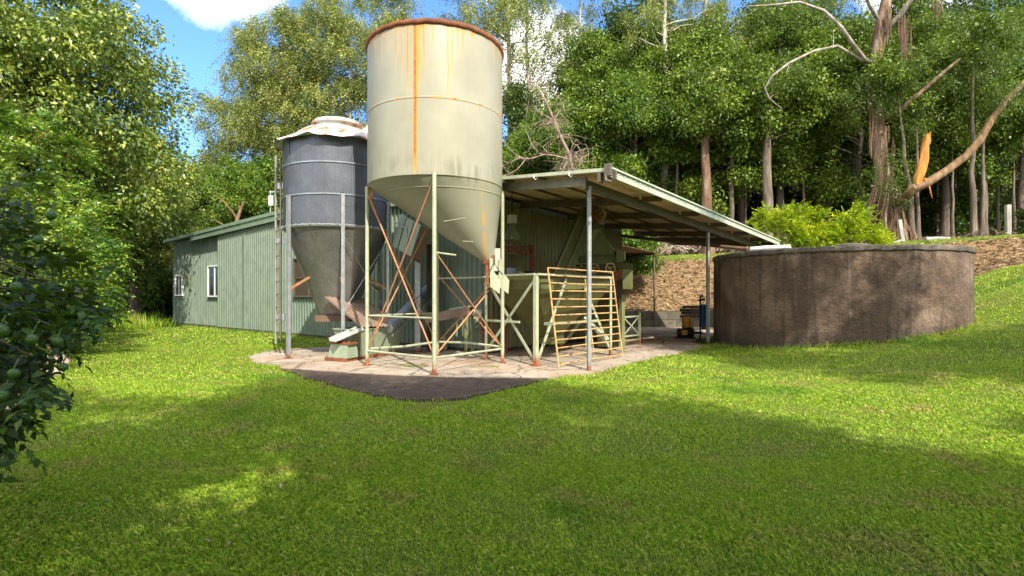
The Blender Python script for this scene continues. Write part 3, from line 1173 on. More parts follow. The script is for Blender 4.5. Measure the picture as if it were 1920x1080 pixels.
for (u, v, w) in ((3.77, -1.08, .085), (3.72, 6.27, .085), (3.72, 12.2, .085)):
    mb = MB()
    b0 = kk(u, v, tz(kk(u, v).x, kk(u, v).y) - .06)
    t0 = kk(u, v, roof_z(u, v) - (.24 if v < 0 else .345))
    mb.chan(b0, t0, w, w * .8, .012, (1, 0, 0))
    mb.box((b0 + t0) / 2 + Vector((0, -.03, 0)), (w * .7, .04, (t0 - b0).length - .02))
    part(mb, 'post', M['galv'], can)
mb = MB()
corr(mb, kk(.045, .1, 0), VV, ZV, UV, 7.4, 0, .205, .02, lb_fn=lambda q: roof_z(0, q) - .13, st_fn=lambda q: roof_z(0, q) - .25)
part(mb, 'eave_infill_strip', M['auger'], can)

# far awning of rusty sheet, on one dark post
aw = thing('awning', (6.9, 25.8, tz(6.9, 25.8)), 'small rusty corrugated awning on a thin dark post beyond the end of the shed', 'awning')
mb = MB()
a = kk(-1.2, 7.65, 3.78)
mb2 = kk(-1.2, 13.55, 3.62)
corr(mb, a, -UV, mb2 - a, ZV, 5.0, (mb2 - a).length, .16, .03, thick=.006)
part(mb, 'roof_sheet', metal('brown_rusty_sheet', (.34, .19, .11), .6, .1, .3, .2), aw, 20)
mb = MB()
mb.tube([(6.9, 25.8, -.1), kk(-1.3, 13.45, 3.58)], .05, 8)
part(mb, 'post', M['rafter'], aw)
mb = MB()
mb.bar(kk(-1.1, 13.4, 3.56), kk(-6.2, 13.4, 3.56), .06, .1)
part(mb, 'beam', M['purlin'], aw)

# dark pipe from the shed corner down to the tank
pp = thing('inflow_pipe', kk(.1, 7.5), 'long dark downpipe running from the shed corner to a white end on the tank', 'pipe')
mb = MB()
p1, p2, p3 = at(1166, 442, 20.2), at(1402, 467, 16.4), at(1482, 463.5, 15.6)
mb.tube([p1, (p1 + p2) / 2 - ZV * .02, p2], .055, 10)
part(mb, 'dark_pipe', M['purlin'], pp)
mb = MB()
mb.tube([p2 + (p2 - p1) * .02, p2 * .5 + p3 * .5 + ZV * .005, p3], .075, 12)
part(mb, 'white_end', M['white'], pp)

# ------------------------------------------------------------------ concrete tank
tank = thing('water_tank', (TANK.x, TANK.y, 0), 'wide round brown rendered concrete water tank on the lawn', 'tank')
mb = MB()
mb.lathe([(TANK_R, -.4), (TANK_R, .6), (TANK_R, 1.4), (TANK_R, 2.1), (TANK_R - .01, 2.71)], TANK, 128)
part(mb, 'wall', M['tank'], tank)
mb = MB()
mb.lathe([(TANK_R - .012, 2.69), (TANK_R + .03, 2.70), (TANK_R + .038, 2.73), (TANK_R + .03, 2.805), (TANK_R - .02, 2.825), (TANK_R - .2, 2.83)], TANK, 128,
         warp=lambda j, g: .008 * math.sin(g * 23) + .006 * math.sin(g * 41 + 1))
part(mb, 'rim', M['tankrim'], tank, 60)
mb = MB()
mb.lathe([(TANK_R - .19, 2.825), (TANK_R - 1.2, 2.88), (1.2, 2.93), (.02, 2.95)], TANK, 96, cap1=True)
lid = part(mb, 'lid', M['tankrim'], tank, 60)
mb = MB()
mb.lathe([(.42, 2.90), (.42, 3.0), (.36, 3.03), (.02, 3.05)], TANK + Vector((-.1, -1.2, 0)), 24, cap1=True)
part(mb, 'hatch', M['tankrim'], lid)

# ------------------------------------------------------------------ small grey silo
SB = Vector((-4.66, 14.26, 0))
SBR = 1.35
bin_ = thing('silo', SB, 'smaller blue grey zinc silo with white rusty cone roof and six angle legs', 'silo')
mb = MB()
mb.lathe([(SBR, 3.30), (SBR + .006, 3.6), (SBR, 4.06), (SBR, 4.45), (SBR, 4.84), (SBR - .004, 5.2), (SBR, 5.5)], SB, 96)
part(mb, 'body', M['bin'], bin_)
for z in (4.84, 4.06):
    mb = MB()
    mb.lathe([(SBR - .005, z - .022), (SBR + .022, z - .014), (SBR + .022, z + .014), (SBR - .005, z + .022)], SB, 96)
    part(mb, 'ring_band', M['auger'], bin_)
for kseam, (z0, z1) in ((-130, (3.35, 5.45)), (-68, (4.1, 4.8)), (-68, (3.4, 4.0))):
    g = R(kseam)
    mb = MB()
    mb.box(SB + Vector((math.cos(g) * (SBR + .004), math.sin(g) * (SBR + .004), (z0 + z1) / 2)), (.02, .05, z1 - z0), (math.cos(g), math.sin(g), 0), (-math.sin(g), math.cos(g), 0))
    part(mb, 'seam_strip', M['bin'], bin_)


def scallop(j, g):
    if j > 1:
        return 0
    return (-.085 * abs(math.sin(g * 4.0 + .55)) ** .7 + .012 * math.sin(g * 17)) * (1 if j == 0 else .5)


mb = MB()
mb.lathe([(SBR + .20, 5.50), (SBR + .10, 5.545), (SBR - .2, 5.68), (.9, 5.88), (.56, 6.0)], SB, 96, warp=scallop)
mb.lathe([(SBR + .195, 5.495), (SBR - .02, 5.49)], SB, 96, warp=lambda j, g: scallop(0, g) if j == 0 else 0)
roof = part(mb, 'roof', M['binroof'], bin_, 40)
mb = MB()
mb.lathe([(.58, 5.93), (.58, 6.08), (.66, 6.08), (.67, 6.13), (.60, 6.18), (.1, 6.24), (.01, 6.24)], SB, 48, cap1=True)
part(mb, 'filler_lid', M['binroof'], roof, 30)
mb = MB()
q = at(686, 246, 14.0)
mb.tube([q + Vector((-.08, 0, -.25)), q, q + Vector((.5, .1, .5)), q + Vector((.9, .3, .75))], .085, 12)
part(mb, 'blower_pipe', M['white'], bin_)
# cone: six flat panels closing to a square throat
mb = MB()
rings = []
for f, z in ((0, 3.30), (.5, 2.15), (1.0, 1.02)):
    ring = []
    for k in range(48):
        g = 2 * math.pi * k / 48
        r0 = SBR - .02
        sq = .40 / max(abs(math.cos(g)), abs(math.sin(g))) * .92
        r = r0 * (1 - f) + min(sq, .5) * f
        # slight dent on the side facing the lawn
        if f == .5:
            r += -.03 * math.exp(-((g - R(285)) / .25) ** 2) + .012 * math.sin(6 * g)
        ring.append(SB + Vector((r * math.cos(g), r * math.sin(g), z)))
    rings.append(ring)
mb.loft(rings)
part(mb, 'cone', M['bincone'], bin_, 50)
mb = MB()
mb.lathe([(SBR - .01, 3.34), (SBR + .03, 3.31), (SBR + .01, 3.27), (SBR - .04, 3.27)], SB, 96)
for k in range(40):
    g = 2 * math.pi * k / 40
    mb.box(SB + Vector((math.cos(g) * (SBR + .025), math.sin(g) * (SBR + .025), 3.325)), (.03, .03, .03))
part(mb, 'cone_flange', M['galv'], bin_)
mb = MB()
for dx, dy, w, d in ((0, -.42, .9, .05), (0, .42, .9, .05), (-.425, 0, .05, .79), (.425, 0, .05, .79)):
    mb.box(SB + Vector((dx, dy, .99)), (w, d, .16))
mb.box(SB + Vector((0, 0, .93)), (.7, .7, .04))
part(mb, 'outlet_frame', M['purlin'], bin_)
for ang in (-127, -67, -7, 53, 113, 173):
    g = R(ang)
    e = Vector((math.cos(g), math.sin(g), 0))
    t = Vector((-math.sin(g), math.cos(g), 0))
    p = SB + e * (SBR + .055)
    mb = MB()
    for s_ in (-1, 1):
        mb.box(p + t * s_ * .035 + ZV * 2.03, (.012, .075, 4.06), e.cross(ZV), e)
    mb.box(p - e * .03 + ZV * 2.03, (.06, .012, 4.06), t, e)
    lg = part(mb, 'leg', M['galv'], bin_)
    mb = MB()
    mb.box(p + ZV * .045, (.17, .17, .02), t, e)
    part(mb, 'foot_plate', M['rust'], lg)
    mb = MB()
    z0 = 1.75
    rc = (SBR - .02) + (.45 - SBR) * ((3.30 - 2.05) / 2.28)
    mb.bar(p + ZV * z0 - e * .04, SB + e * rc + ZV * 2.05, .05, .05)
    part(mb, 'brace', M['rod'], bin_)
mb = MB()
for (za, zb) in ((3.1, 1.15), (1.15, 3.0)):
    for aa, bb in ((-67, -7),):
        ea, eb = Vector((math.cos(R(aa)), math.sin(R(aa)), 0)), Vector((math.cos(R(bb)), math.sin(R(bb)), 0))
        mb.tube([SB + ea * SBR + ZV * za, SB + eb * SBR + ZV * zb], .008, 6)
part(mb, 'tie_wire', M['galv'], bin_)
# ladder with one free rail
r1, r2 = Vector((-6.38, 14.42, 0)), Vector((-6.06, 13.98, 0))
mb = MB()
mb.bar(r1 + ZV * .28, r1 + ZV * 5.35, .05, .05, (1, 0, 0))
lad = part(mb, 'ladder', M['greybeam'], bin_)
mb = MB()
mb.bar(r2 + ZV * .4, r2 + ZV * 5.2, .05, .03, (1, 0, 0))
for i in range(14):
    z = .6 + i * .34
    mb.tube([r1 + ZV * z, r2 + ZV * z], .012, 6)
part(mb, 'rung', M['rafter'], lad)
for z in (1.0, 3.05, 4.55):
    mb = MB()
    mb.bar(r1 + ZV * z, SB + (r1 - SB).normalized() * (SBR + .01) + ZV * z, .012, .16)
    part(mb, 'bracket', M['galv'], lad)

# ------------------------------------------------------------------ big cream silo
big = thing('silo', SIL, 'large cream silo with orange rust streaks and an off-centre cone on four pipe legs', 'silo')
mb = MB()
mb.lathe([(SIL_R, 4.0), (SIL_R, 4.5), (SIL_R, 5.52), (SIL_R, 6.3), (SIL_R, 7.02)], SIL, 128)
part(mb, 'shell', M['silo'], big)
mb = MB()
mb.lathe([(SIL_R - .005, 5.50), (SIL_R + .007, 5.515), (SIL_R + .007, 5.545), (SIL_R - .005, 5.56)], SIL, 128)
part(mb, 'weld_seam', M['silo'], big)
mb = MB()
mb.lathe([(SIL_R - .005, 6.97), (SIL_R + .03, 6.985), (SIL_R + .045, 7.03), (SIL_R + .03, 7.075), (SIL_R - .06, 7.08), (SIL_R - .1, 7.0)], SIL, 128,
         warp=lambda j, g: .006 * math.sin(g * 31) + .005 * math.sin(g * 13 + 2))
part(mb, 'rim', M['rust'], big, 60)
mb = MB()
mb.lathe([(SIL_R - .09, 7.0), (.6, 7.05), (.01, 7.08)], SIL, 64, cap1=True)
part(mb, 'top_plate', M['rust'], big)
OUT = Vector((-.52, 11.78, 0))


def cone_ring(f, extra=0.0, n=96):
    c = SIL * (1 - f) + OUT * f
    r = SIL_R * (1 - f) + .12 * f + extra
    z = 4.0 + (2.34 - 4.0) * f
    return [c + Vector((r * math.cos(2 * math.pi * k / n), r * math.sin(2 * math.pi * k / n), z)) for k in range(n)]


mb = MB()
mb.loft([cone_ring(f) for f in (0, .05, .2, .4, .6, .8, .92, 1.0)])
part(mb, 'cone', M['silo'], big)
mb = MB()
mb.loft([cone_ring(0.0, -.002), cone_ring(.004, .012), cone_ring(.012, .010), cone_ring(.016, -.002)])
mb.loft([cone_ring(.125, -.002), cone_ring(.13, .007), cone_ring(.138, .007), cone_ring(.142, -.002)])
part(mb, 'cone_seam', M['silo'], big)
for p_, q_ in ((at(832, 415, 10.95), at(874, 408, 10.9)), (at(868, 452, 11.2), at(888, 453, 11.2))):
    mb = MB()
    mb.bar(p_, q_, .02, .015)
    part(mb, 'weld_tab', M['silo'], big)
# outlet: rusty collar, two cheek plates, a lever
mb = MB()
mb.lathe([(.14, 2.28), (.15, 2.36), (.145, 2.48)], OUT, 20, cap0=True)
mb.box(OUT + Vector((-.02, -.10, 2.13)), (.07, .05, .55))
mb.box(OUT + Vector((.02, 0, 1.84)), (.26, .3, .03))
og = part(mb, 'outlet_collar', M['rust'], big)
mb = MB()
for dx, dy in ((.03, -.18), (.22, -.02)):
    o_ = OUT + Vector((dx, dy, 0))
    mb.prism([o_ + Vector((.0, 0, 2.40)), o_ + Vector((.07, 0, 2.40)), o_ + Vector((.10, 0, 2.1)), o_ + Vector((.24, 0, 1.92)),
              o_ + Vector((.22, 0, 1.62)), o_ + Vector((.02, 0, 1.78))], (0, .015, 0))
part(mb, 'cheek_plate', M['leg'], og)
mb = MB()
mb.box(OUT + Vector((.14, .03, 2.38)), (.24, .02, .5))
part(mb, 'back_plate', M['cream'], og)
mb = MB()
mb.tube([OUT + Vector((.05, -.2, 2.13)), OUT + Vector((.13, -.2, 2.32)), OUT + Vector((.22, -.2, 2.14)), OUT + Vector((.32, -.2, 2.04))], .012, 6)
part(mb, 'lever', M['black'], og)
LN, LL, LR = Vector((-1.53, 10.5, 0)), Vector((-3.22, 11.85, 0)), Vector((-.22, 12.3, 0))
LF = LL + LR - LN
for p, zt in ((LN, 4.03), (LL, 4.0), (LR, 4.0), (LF, 4.0)):
    mb = MB()
    mb.tube([p + ZV * .0, p + ZV * zt], .042, 12)
    lg = part(mb, 'leg', M['leg'], big)
    mb = MB()
    mb.box(p + ZV * .045, (.16, .16, .018))
    part(mb, 'foot_plate', M['rust'], lg)
    e = (p - SIL).normalized()
    mb = MB()
    mb.box(p + ZV * (zt - .12) - e * .06, (.14, .012, .3), e, e.cross(ZV))
    part(mb, 'gusset', M['rod'], lg)


def inset(a, b, za, zb, e=.04):
    d = (b - a).normalized()
    return a + d * e + ZV * za, b - d * e + ZV * zb


for (a, b, za, zb) in ((LN, LL, 3.88, .42), (LL, LN, 3.80, .42), (LN, LR, 2.42, .40), (LR, LN, 2.02, .40),
                       (LL, LF, 3.75, .42), (LF, LL, 3.75, .42), (LF, LR, 2.1, .42), (LR, LF, 2.1, .42)):
    mb = MB()
    p, q = inset(a, b, za, zb)
    off = (b - a).cross(ZV).normalized() * (.014 if za > zb and a is not LL else -.014)
    mb.tube([p + off, q + off], .017, 8)
    part(mb, 'brace_rod', M['rod'], big)
for (a, b, z, r, sag) in ((LN, LL, .36, .024, 0), (LN, LR, .36, .024, 0), (LL, LF, .40, .028, .05), (LF, LR, .40, .028, -.06), (LN, LL, 1.14, .02, 0),
                          (LF, LR, 2.02, .02, 0), (LL, LF, 1.14, .018, 0)):
    mb = MB()
    p, q = inset(a, b, z, z, .03)
    mb.tube([p, (p + q) / 2 + ZV * sag * -.6, q], r, 8)
    part(mb, 'rail', M['leg'], big)
mb = MB()
d = (LR - LN).normalized()
mb.tube([LN + d * .03 + ZV * 2.44, LN + d * .62 + ZV * 2.42], .02, 8)
part(mb, 'rail', M['leg'], big)

# ------------------------------------------------------------------ trough and bits under the small silo
tr = thing('feed_trough', (-3.5, 13.3, .03), 'grey green steel feed trough on the slab below the small silo', 'trough')
A0, A1 = Vector((-3.62, 12.75, 0)), Vector((-2.92, 14.3, 0))
wd_ = (A1 - A0).normalized().cross(ZV) * -1
mb = MB()
e0, e1 = A0 + (A1 - A0) * .12, A1 - (A1 - A0) * .04
bot = [e0 + wd_ * .12, e1 + wd_ * .12, e1 + wd_ * .72, e0 + wd_ * .72]
top = [A0, A1, A1 + wd_ * .85, A0 + wd_ * .85]
t_in = .03
mb.loft([[p + ZV * .12 for p in bot], [p + ZV * .76 for p in top]], True, True)
cc_ = sum(top, Vector()) / 4
cb_ = sum(bot, Vector()) / 4
mb.loft([[p + ZV * .76 for p in top], [p + (cc_ - p) * .05 + ZV * .762 for p in top], [p + (cb_ - p) * .08 + ZV * .2 for p in bot]], True, False, True)
part(mb, 'body', M['trough'], tr, 0)
mb = MB()
for i in range(4):
    p, q = top[i] + ZV * .765, top[(i + 1) % 4] + ZV * .765
    mb.bar(p, q, .05, .02)
part(mb, 'lip', M['trough'], tr)
mb = MB()
mb.bar(e0 + wd_ * .12 + ZV * .08 - (A1 - A0) * .35, e1 + wd_ * .12 + ZV * .08, .06, .08)
mb.bar(e0 + wd_ * .72 + ZV * .08 - (A1 - A0) * .35, e1 + wd_ * .72 + ZV * .08, .06, .08)
mb.bar(e0 + wd_ * .12 + ZV * .081 - (A1 - A0) * .34, e0 + wd_ * .72 + ZV * .081 - (A1 - A0) * .34, .06, .078)
part(mb, 'skid_frame', M['rust'], tr)
mb = MB()
bx0 = A0 - (A1 - A0) * .20
bq = [bx0 + wd_ * .05 - (A1 - A0) * .02, bx0 + (A1 - A0) * .20 + wd_ * .05, bx0 + (A1 - A0) * .20 + wd_ * .66, bx0 + wd_ * .66 - (A1 - A0) * .02]
cq = sum(bq, Vector()) / 4
mb.hexa([p + ZV * .12 for p in bq] + [cq + (p - cq) * .84 + ZV * .44 for p in bq])
gbx = part(mb, 'gear_box', M['trough'], tr, 0)
mb = MB()
mb.box(cq + ZV * .455, (.66, .36, .025), wd_, A1 - A0)
random.seed(3)
for i in range(14):
    mb.box(cq + wd_ * random.uniform(-.27, .27) + (A1 - A0) * random.uniform(-.07, .07) + ZV * .48, (random.uniform(.03, .09), .05, random.uniform(.02, .05)), (random.random(), random.random(), 0))
part(mb, 'rust_cap', M['rust'], gbx)

ch = MB()
g0, g1 = at(622, 640, 12.45), at(676, 617, 12.9)
ch.bar(g0, g1, .30, .012)
sd = (g1 - g0).cross(ZV).normalized()
for s_ in (-1, 1):
    ch.bar(g0 + sd * s_ * .155 + ZV * .03, g1 + sd * s_ * .155 + ZV * .03, .012, .09)
single(ch, 'gutter_offcut', M['whitemetal'], (g0 + g1) / 2, 'short pale metal gutter piece propped on the trough end', 'metal offcut')

mb = MB()
q0, q1, q2, q3 = at(612, 557, 13.55), at(688, 560, 14.5), at(762, 612, 14.0), at(674, 613, 12.75)
a_ = (q1 - q0)
b_ = ((q3 - q0) + (q2 - q1)) / 2
n_ = a_.cross(b_)
n_ = n_ if n_.z > 0 else -n_
corr(mb, q0, a_, b_, n_, 1.12, b_.length, .125, .025, thick=.005)
mb.bar(q0 - a_.normalized() * .02, q0 + b_ - a_.normalized() * .02, .05, .04)
single(mb, 'corrugated_sheet', M['brownsheet'], (q0 + q2) / 2, 'brown corrugated sheet sloping from the silo outlet to the trough', 'metal sheet', smooth=20)

au = thing('auger', at(740, 607, 13.6), 'grey metal auger tube rising out of the trough towards the shed wall', 'auger')
mb = MB()
p, q = at(728, 616, 13.55), at(803, 540, 15.4)
mb.tube([p, q], .125, 16)
part(mb, 'tube', M['auger'], au)
mb = MB()
mb.bar(p + Vector((.1, 0, -.2)), q + Vector((.1, 0, -.2)), .04, .05)
part(mb, 'stiffener', M['galv'], au)
col_ = thing('steel_column', gp(783, 663), 'galvanised channel column standing behind the trough carrying the chute box', 'column')
mb = MB()
cpt = gp(783, 663)
mb.chan(cpt, cpt + ZV * 3.0, .15, .07, .012, (1, 0, 0))
mb.chan(cpt + Vector((0, .15, 0)), cpt + Vector((0, .15, 3.0)), .15, .05, .012, (1, 0, 0))
part(mb, 'channel', M['galv'], col_)
mb = MB()
mb.box(cpt + Vector((.28, .25, 1.5)), (.12, .12, 3.0))
part(mb, 'timber_post', M['timber'], col_)
mb = MB()
mb.tube([cpt + Vector((-.03, -.02, 1.2)), cpt + Vector((-.1, -.1, 1.45)), cpt + Vector((.1, -.12, 1.6)), cpt + Vector((.3, .1, 1.4))], .015, 6)
mb.box(cpt + Vector((.32, .1, 1.42)), (.12, .08, .2))
part(mb, 'switch_box', M['black'], col_)

# hanging chute box
cbx = thing('chute_box', at(772, 445, 14.2), 'tilted grey green chute box with ribbed door hanging under the big silo', 'chute')
TL, TR_, BR_, BL = at(753.5, 401.5, 14.15), at(790.5, 422, 13.9), at(772, 481, 13.9), at(737, 462.5, 14.15)
dep = at(808.5, 433, 14.35) - TR_
mb = MB()
f4 = [BL, BR_, TR_, TL]
mb.loft([f4, [p + dep for p in f4]], True, False, False)
mb.add([TL, TR_, TR_ + dep, TL + dep], [(0, 1, 2, 3)])
part(mb, 'casing', metal('brown_casing_paint', (.20, .15, .07), .6, 0, .3, .15), cbx, 0)
mb = MB()
nf = (TR_ - TL).cross(BL - TL).normalized()
nf = nf if nf.y < 0 else -nf
for f0, f1, lift in ((0.0, .27, .03), (.33, .66, .03), (.72, 1.0, .03), (0, 1, .0)):
    pts4 = [BL + (BR_ - BL) * f0, BL + (BR_ - BL) * f1, TL + (TR_ - TL) * f1, TL + (TR_ - TL) * f0]
    mb.prism([p + nf * lift for p in pts4], nf * .02)
dr = part(mb, 'door', metal('grey_green_door_paint', (.27, .33, .27), .5, 0, .2, .08), cbx, 0)
mb = MB()
h0 = TL + (BL - TL) * .35 + nf * .07
ax_ = (TR_ - TL)
mb.tube([h0 - ax_ * .06, h0 - ax_ * .02 + nf * .04 + ZV * .05, h0 + ax_ * .2 + nf * .03, h0 + ax_ * .45 + nf * .05 + ZV * .06, h0 + ax_ * .52 - ZV * .1, h0 + ax_ * .45 - ZV * .28], .016, 6)
part(mb, 'handle', M['galv'], dr)
mb = MB()
pl = [BL + (BR_ - BL) * .55 - ZV * .01, BR_ - ZV * .01, BR_ + dep * .9 - ZV * .01, BL + (BR_ - BL) * .55 + dep * .9 - ZV * .01]
mb.prism(pl, (0, 0, -.06))
part(mb, 'outlet_lip', M['rust'], cbx)
mb = MB()
mb.bar((TL + TR_) / 2 + dep * .6, (TL + TR_) / 2 + dep * .6 + ZV * .3, .06, .06)
mb.bar((BL + BR_) / 2 + dep * .7 + ZV * .3, cpt + Vector((.05, .1, 2.95)), .08, .08)
part(mb, 'hanger', M['galv'], cbx)

# ------------------------------------------------------------------ receiving hopper on its frame
hop = thing('receiving_hopper', (1.0, 13.4, .03), 'dark green square receiving hopper on a braced pale steel frame', 'hopper')
FL, FR = Vector((.53, 11.76, 0)), Vector((2.60, 13.9, 0))
BLq, BRq = Vector((-.66, 13.1, 0)), Vector((1.41, 15.24, 0))
HC = (FL + FR + BLq + BRq) / 4
cor = [FL, FR, BRq, BLq]
mb = MB()
inn = [HC + (p - HC) * .95 for p in cor]
bt = [HC + (p - HC) * .14 for p in cor]
mb.loft([[p + ZV * 2.03 for p in inn], [p + ZV * 1.74 for p in inn], [p + ZV * .55 for p in bt]])
in2 = [HC + (p - HC) * .93 for p in cor]
bt2 = [HC + (p - HC) * .12 for p in cor]
mb.loft([[p + ZV * .56 for p in bt2], [p + ZV * 1.75 for p in in2], [p + ZV * 2.03 for p in in2]])
mb.loft([[p + ZV * 2.03 for p in in2], [p + ZV * 2.03 for p in inn]])
part(mb, 'funnel', M['darkgreen'], hop, 0)
mb = MB()
for i in range(4):
    p, q = cor[i], cor[(i + 1) % 4]
    d = (q - p).normalized()
    mb.bar(p + d * .04 + ZV * 2.06, q - d * .04 + ZV * 2.06, .07, .045)
part(mb, 'rim', M['leg'], hop)
mb = MB()
mb.box(HC + ZV * .46, (.5, .5, .16), FR - FL, BLq - FL)
part(mb, 'outlet', M['darkgreen'], hop)
for p in cor:
    mb = MB()
    o1, o2 = (HC - p).normalized(), ZV
    ax_ = (FR - FL).normalized()
    ay_ = (BLq - FL).normalized()
    s1 = 1 if (HC - p).dot(ax_) > 0 else -1
    s2 = 1 if (HC - p).dot(ay_) > 0 else -1
    mb.box(p + ax_ * s1 * .04 + ZV * 1.02, (.085, .012, 2.04), ax_, ay_)
    mb.box(p + ay_ * s2 * .045 + ZV * 1.02, (.012, .08, 2.04), ax_, ay_)
    lg = part(mb, 'leg', M['leg'], hop)
    mb = MB()
    mb.box(p + ZV * .043, (.2, .2, .018), ax_, ay_)
    part(mb, 'foot_plate', M['rust'], lg)
for (p, q, za, zb) in ((FL, BLq, .12, 1.95), (BLq, FL, .25, 1.95), (FR, BRq, .2, 1.9), (BRq, FR, .2, 1.9)):
    mb = MB()
    n0 = (q - p).cross(ZV).normalized() * (.02 if za < .15 else -.02)
    d = (q - p).normalized()
    mb.bar(p + d * .05 + n0 + ZV * za, q - d * .05 + n0 + ZV * zb, .012, .07)
    part(mb, 'brace', M['leg'], hop)
for (f0, z0, f1, z1) in ((.03, .2, .36, 1.98), (.60, 1.80, .97, .2), (.60, 1.05, .96, .45)):
    mb = MB()
    a, b = FL + (FR - FL) * f0 + ZV * z0, FL + (FR - FL) * f1 + ZV * z1
    mb.bar(a, b, .015, .075)
    part(mb, 'brace', M['leg'], hop)
mb = MB()
mb.bar(FL + (FR - FL) * .1 + ZV * .95, FL + (FR - FL) * .78 + ZV * .95, .05, .06)
mb.bar(BLq + (FL - BLq) * .02 + ZV * .98, FL - (FL - BLq) * .3 + ZV * .98, .04, .05)
part(mb, 'rail', M['leg'], hop)

# ------------------------------------------------------------------ rusty rack leaning on the hopper
rb0, rb1 = Vector((1.0, 11.4, .05)), Vector((2.78, 13.4, .05))
rt0, rt1 = Vector((.78, 11.62, 2.19)), Vector((2.56, 13.6, 2.18))
rk = thing('gate', rb0, 'rusty orange tubular gate with many rails leaning on the green hopper', 'gate')
mb = MB()
mb.tube([rb0, rt0], .02, 8)
mb.tube([rt0, rt1], .018, 8)
mb.tube([rb1, rt1], .02, 8)
part(mb, 'frame', M['rack'], rk)
for i in range(12):
    f = (.07 + .905 * i / 11) if i else .075
    mb = MB()
    mb.tube([rt0 + (rb0 - rt0) * f, rt0 * .5 + rt1 * .5 + ((rb0 + rb1) * .5 - (rt0 + rt1) * .5) * f + Vector((0, 0, random.uniform(-.012, .012))), rt1 + (rb1 - rt1) * f], .0155, 8)
    part(mb, 'rail', M['rack'], rk)
mb = MB()
m0, m1 = rt0 * .46 + rt1 * .54, rb0 * .46 + rb1 * .54
mb.tube([m0 + (m1 - m0) * .1 + UV * -.03, m0 + (m1 - m0) * .98 + UV * -.03], .016, 8)
part(mb, 'stile', M['rack'], rk)

# ------------------------------------------------------------------ elevator and huller inside
el = thing('elevator', (1.15, 13.9, 1.5), 'dark green sloping elevator leg rising from the hopper to the canopy roof', 'elevator')
e0, e1 = at(1048, 525, 13.9), at(1102, 398, 15.2)
ea = (e1 - e0).normalized()
es = Vector((.85, .3, 0))
es = (es - ea * es.dot(ea)).normalized()
mb = MB()
mb.bar(e0 - ea * .4, e1, .44, .30, es.cross(ea))
part(mb, 'casing', M['darkgreen'], el)
mb = MB()
en = ea.cross(es)
en = en if en.y < 0 else -en
mb.bar(e0 - ea * .38 - es * .2 + en * .16, e1 - es * .2 + en * .16, .04, .05, en)
mb.bar(e0 - ea * .38 + es * .06 + en * .16, e1 + es * .06 + en * .16, .03, .04, en)
part(mb, 'casing_rib', M['greenplate'], el)
mb = MB()
hp = at(1113, 404, 15.1)
mb.box(hp, (.34, .32, .42), ea, es)
hd = part(mb, 'head', M['rust'], el)
mb = MB()
for dx, r_q in ((.16, .15), (.2, .08)):
    ring = []
    for k in range(20):
        g = 2 * math.pi * k / 20
        ring.append(hp + Vector((dx, -.2, 0)) + Vector((math.cos(g) * r_q, 0, math.sin(g) * r_q)))
    mb.tube(ring + [ring[0]], .018, 6, False)
mb.tube([hp + Vector((.16, -.3, 0)), hp + Vector((.16, .1, 0))], .02, 8)
part(mb, 'pulley', M['dead'], hd)
mb = MB()
c0 = at(1118, 430, 15.1)
dn = [at(1095, 478, 15.4), at(1154, 478, 14.9), at(1158, 476, 15.5), at(1098, 476, 16.0)]
tp = [c0 + Vector((-.1, -.1, 0)), c0 + Vector((.1, -.1, 0)), c0 + Vector((.1, .1, 0)), c0 + Vector((-.1, .1, 0))]
mb.loft([dn, tp], True)
part(mb, 'discharge_hood', M['greenplate'], el, 0)

hu = thing('huller', (2.6, 15.5, .03), 'green nut hulling machine with three iron handwheels and a side cabinet', 'machine')
mb = MB()
mb.hexa([at(1086, 493, 15.9), at(1160, 494, 14.9), at(1160, 492, 15.7), at(1092, 492, 16.7),
         at(1083, 480, 15.9), at(1152, 476, 14.9), at(1156, 476, 15.7), at(1088, 479, 16.7)])
mb.hexa([at(1155, 492, 14.75), at(1171, 488, 14.6), at(1173, 488, 15.3), at(1157, 491, 15.4),
         at(1156, 468, 14.75), at(1171, 471, 14.6), at(1173, 471, 15.3), at(1157, 468, 15.4)])
part(mb, 'feed_tray', M['greenplate'], hu, 0)
mb = MB()
mb.hexa([at(1080, 560, 15.9), at(1166, 560, 14.9), at(1166, 556, 15.7), at(1086, 556, 16.7),
         at(1080, 495, 15.9), at(1166, 495, 14.9), at(1166, 495, 15.7), at(1086, 495, 16.7)])
part(mb, 'body', M['rafter'], hu, 0)
for x, d_ in ((1083.5, 15.7), (1114.5, 15.15), (1144.5, 14.6)):
    c0 = at(x, 503, d_)
    mb = MB()
    ring = [c0 + Vector((math.cos(2 * math.pi * k / 28) * .135, .02 * math.cos(2 * math.pi * k / 28), math.sin(2 * math.pi * k / 28) * .135)) for k in range(29)]
    mb.tube(ring, .019, 8, False)
    for k in range(3):
        g = 2 * math.pi * k / 3 + .5
        mb.tube([c0, c0 + Vector((math.cos(g) * .13, 0, math.sin(g) * .13))], .014, 6)
    mb.tube([c0 + Vector((0, -.03, 0)), c0 + Vector((0, .3, 0))], .024, 8)
    part(mb, 'handwheel', metal('worn_iron', (.46, .35, .20), .6, .1, .3, .2), hu)
mb = MB()
mb.hexa([at(1168, 542, 14.5), at(1186, 542, 14.35), at(1186.5, 540, 15.0), at(1169, 540, 15.2),
         at(1168, 504, 14.5), at(1186, 506, 14.35), at(1186.5, 506, 15.0), at(1169, 504, 15.2)])
part(mb, 'cabinet', M['greenplate'], hu, 0)
mb = MB()
mb.hexa([at(1155, 505, 14.7), at(1186.5, 505, 14.32), at(1187, 505, 15.05), at(1157, 504, 15.5),
         at(1155, 492, 14.7), at(1186.5, 494, 14.32), at(1187, 494, 15.05), at(1157, 492, 15.5)])
part(mb, 'cabinet_top', M['darkgreen'], hu, 0)
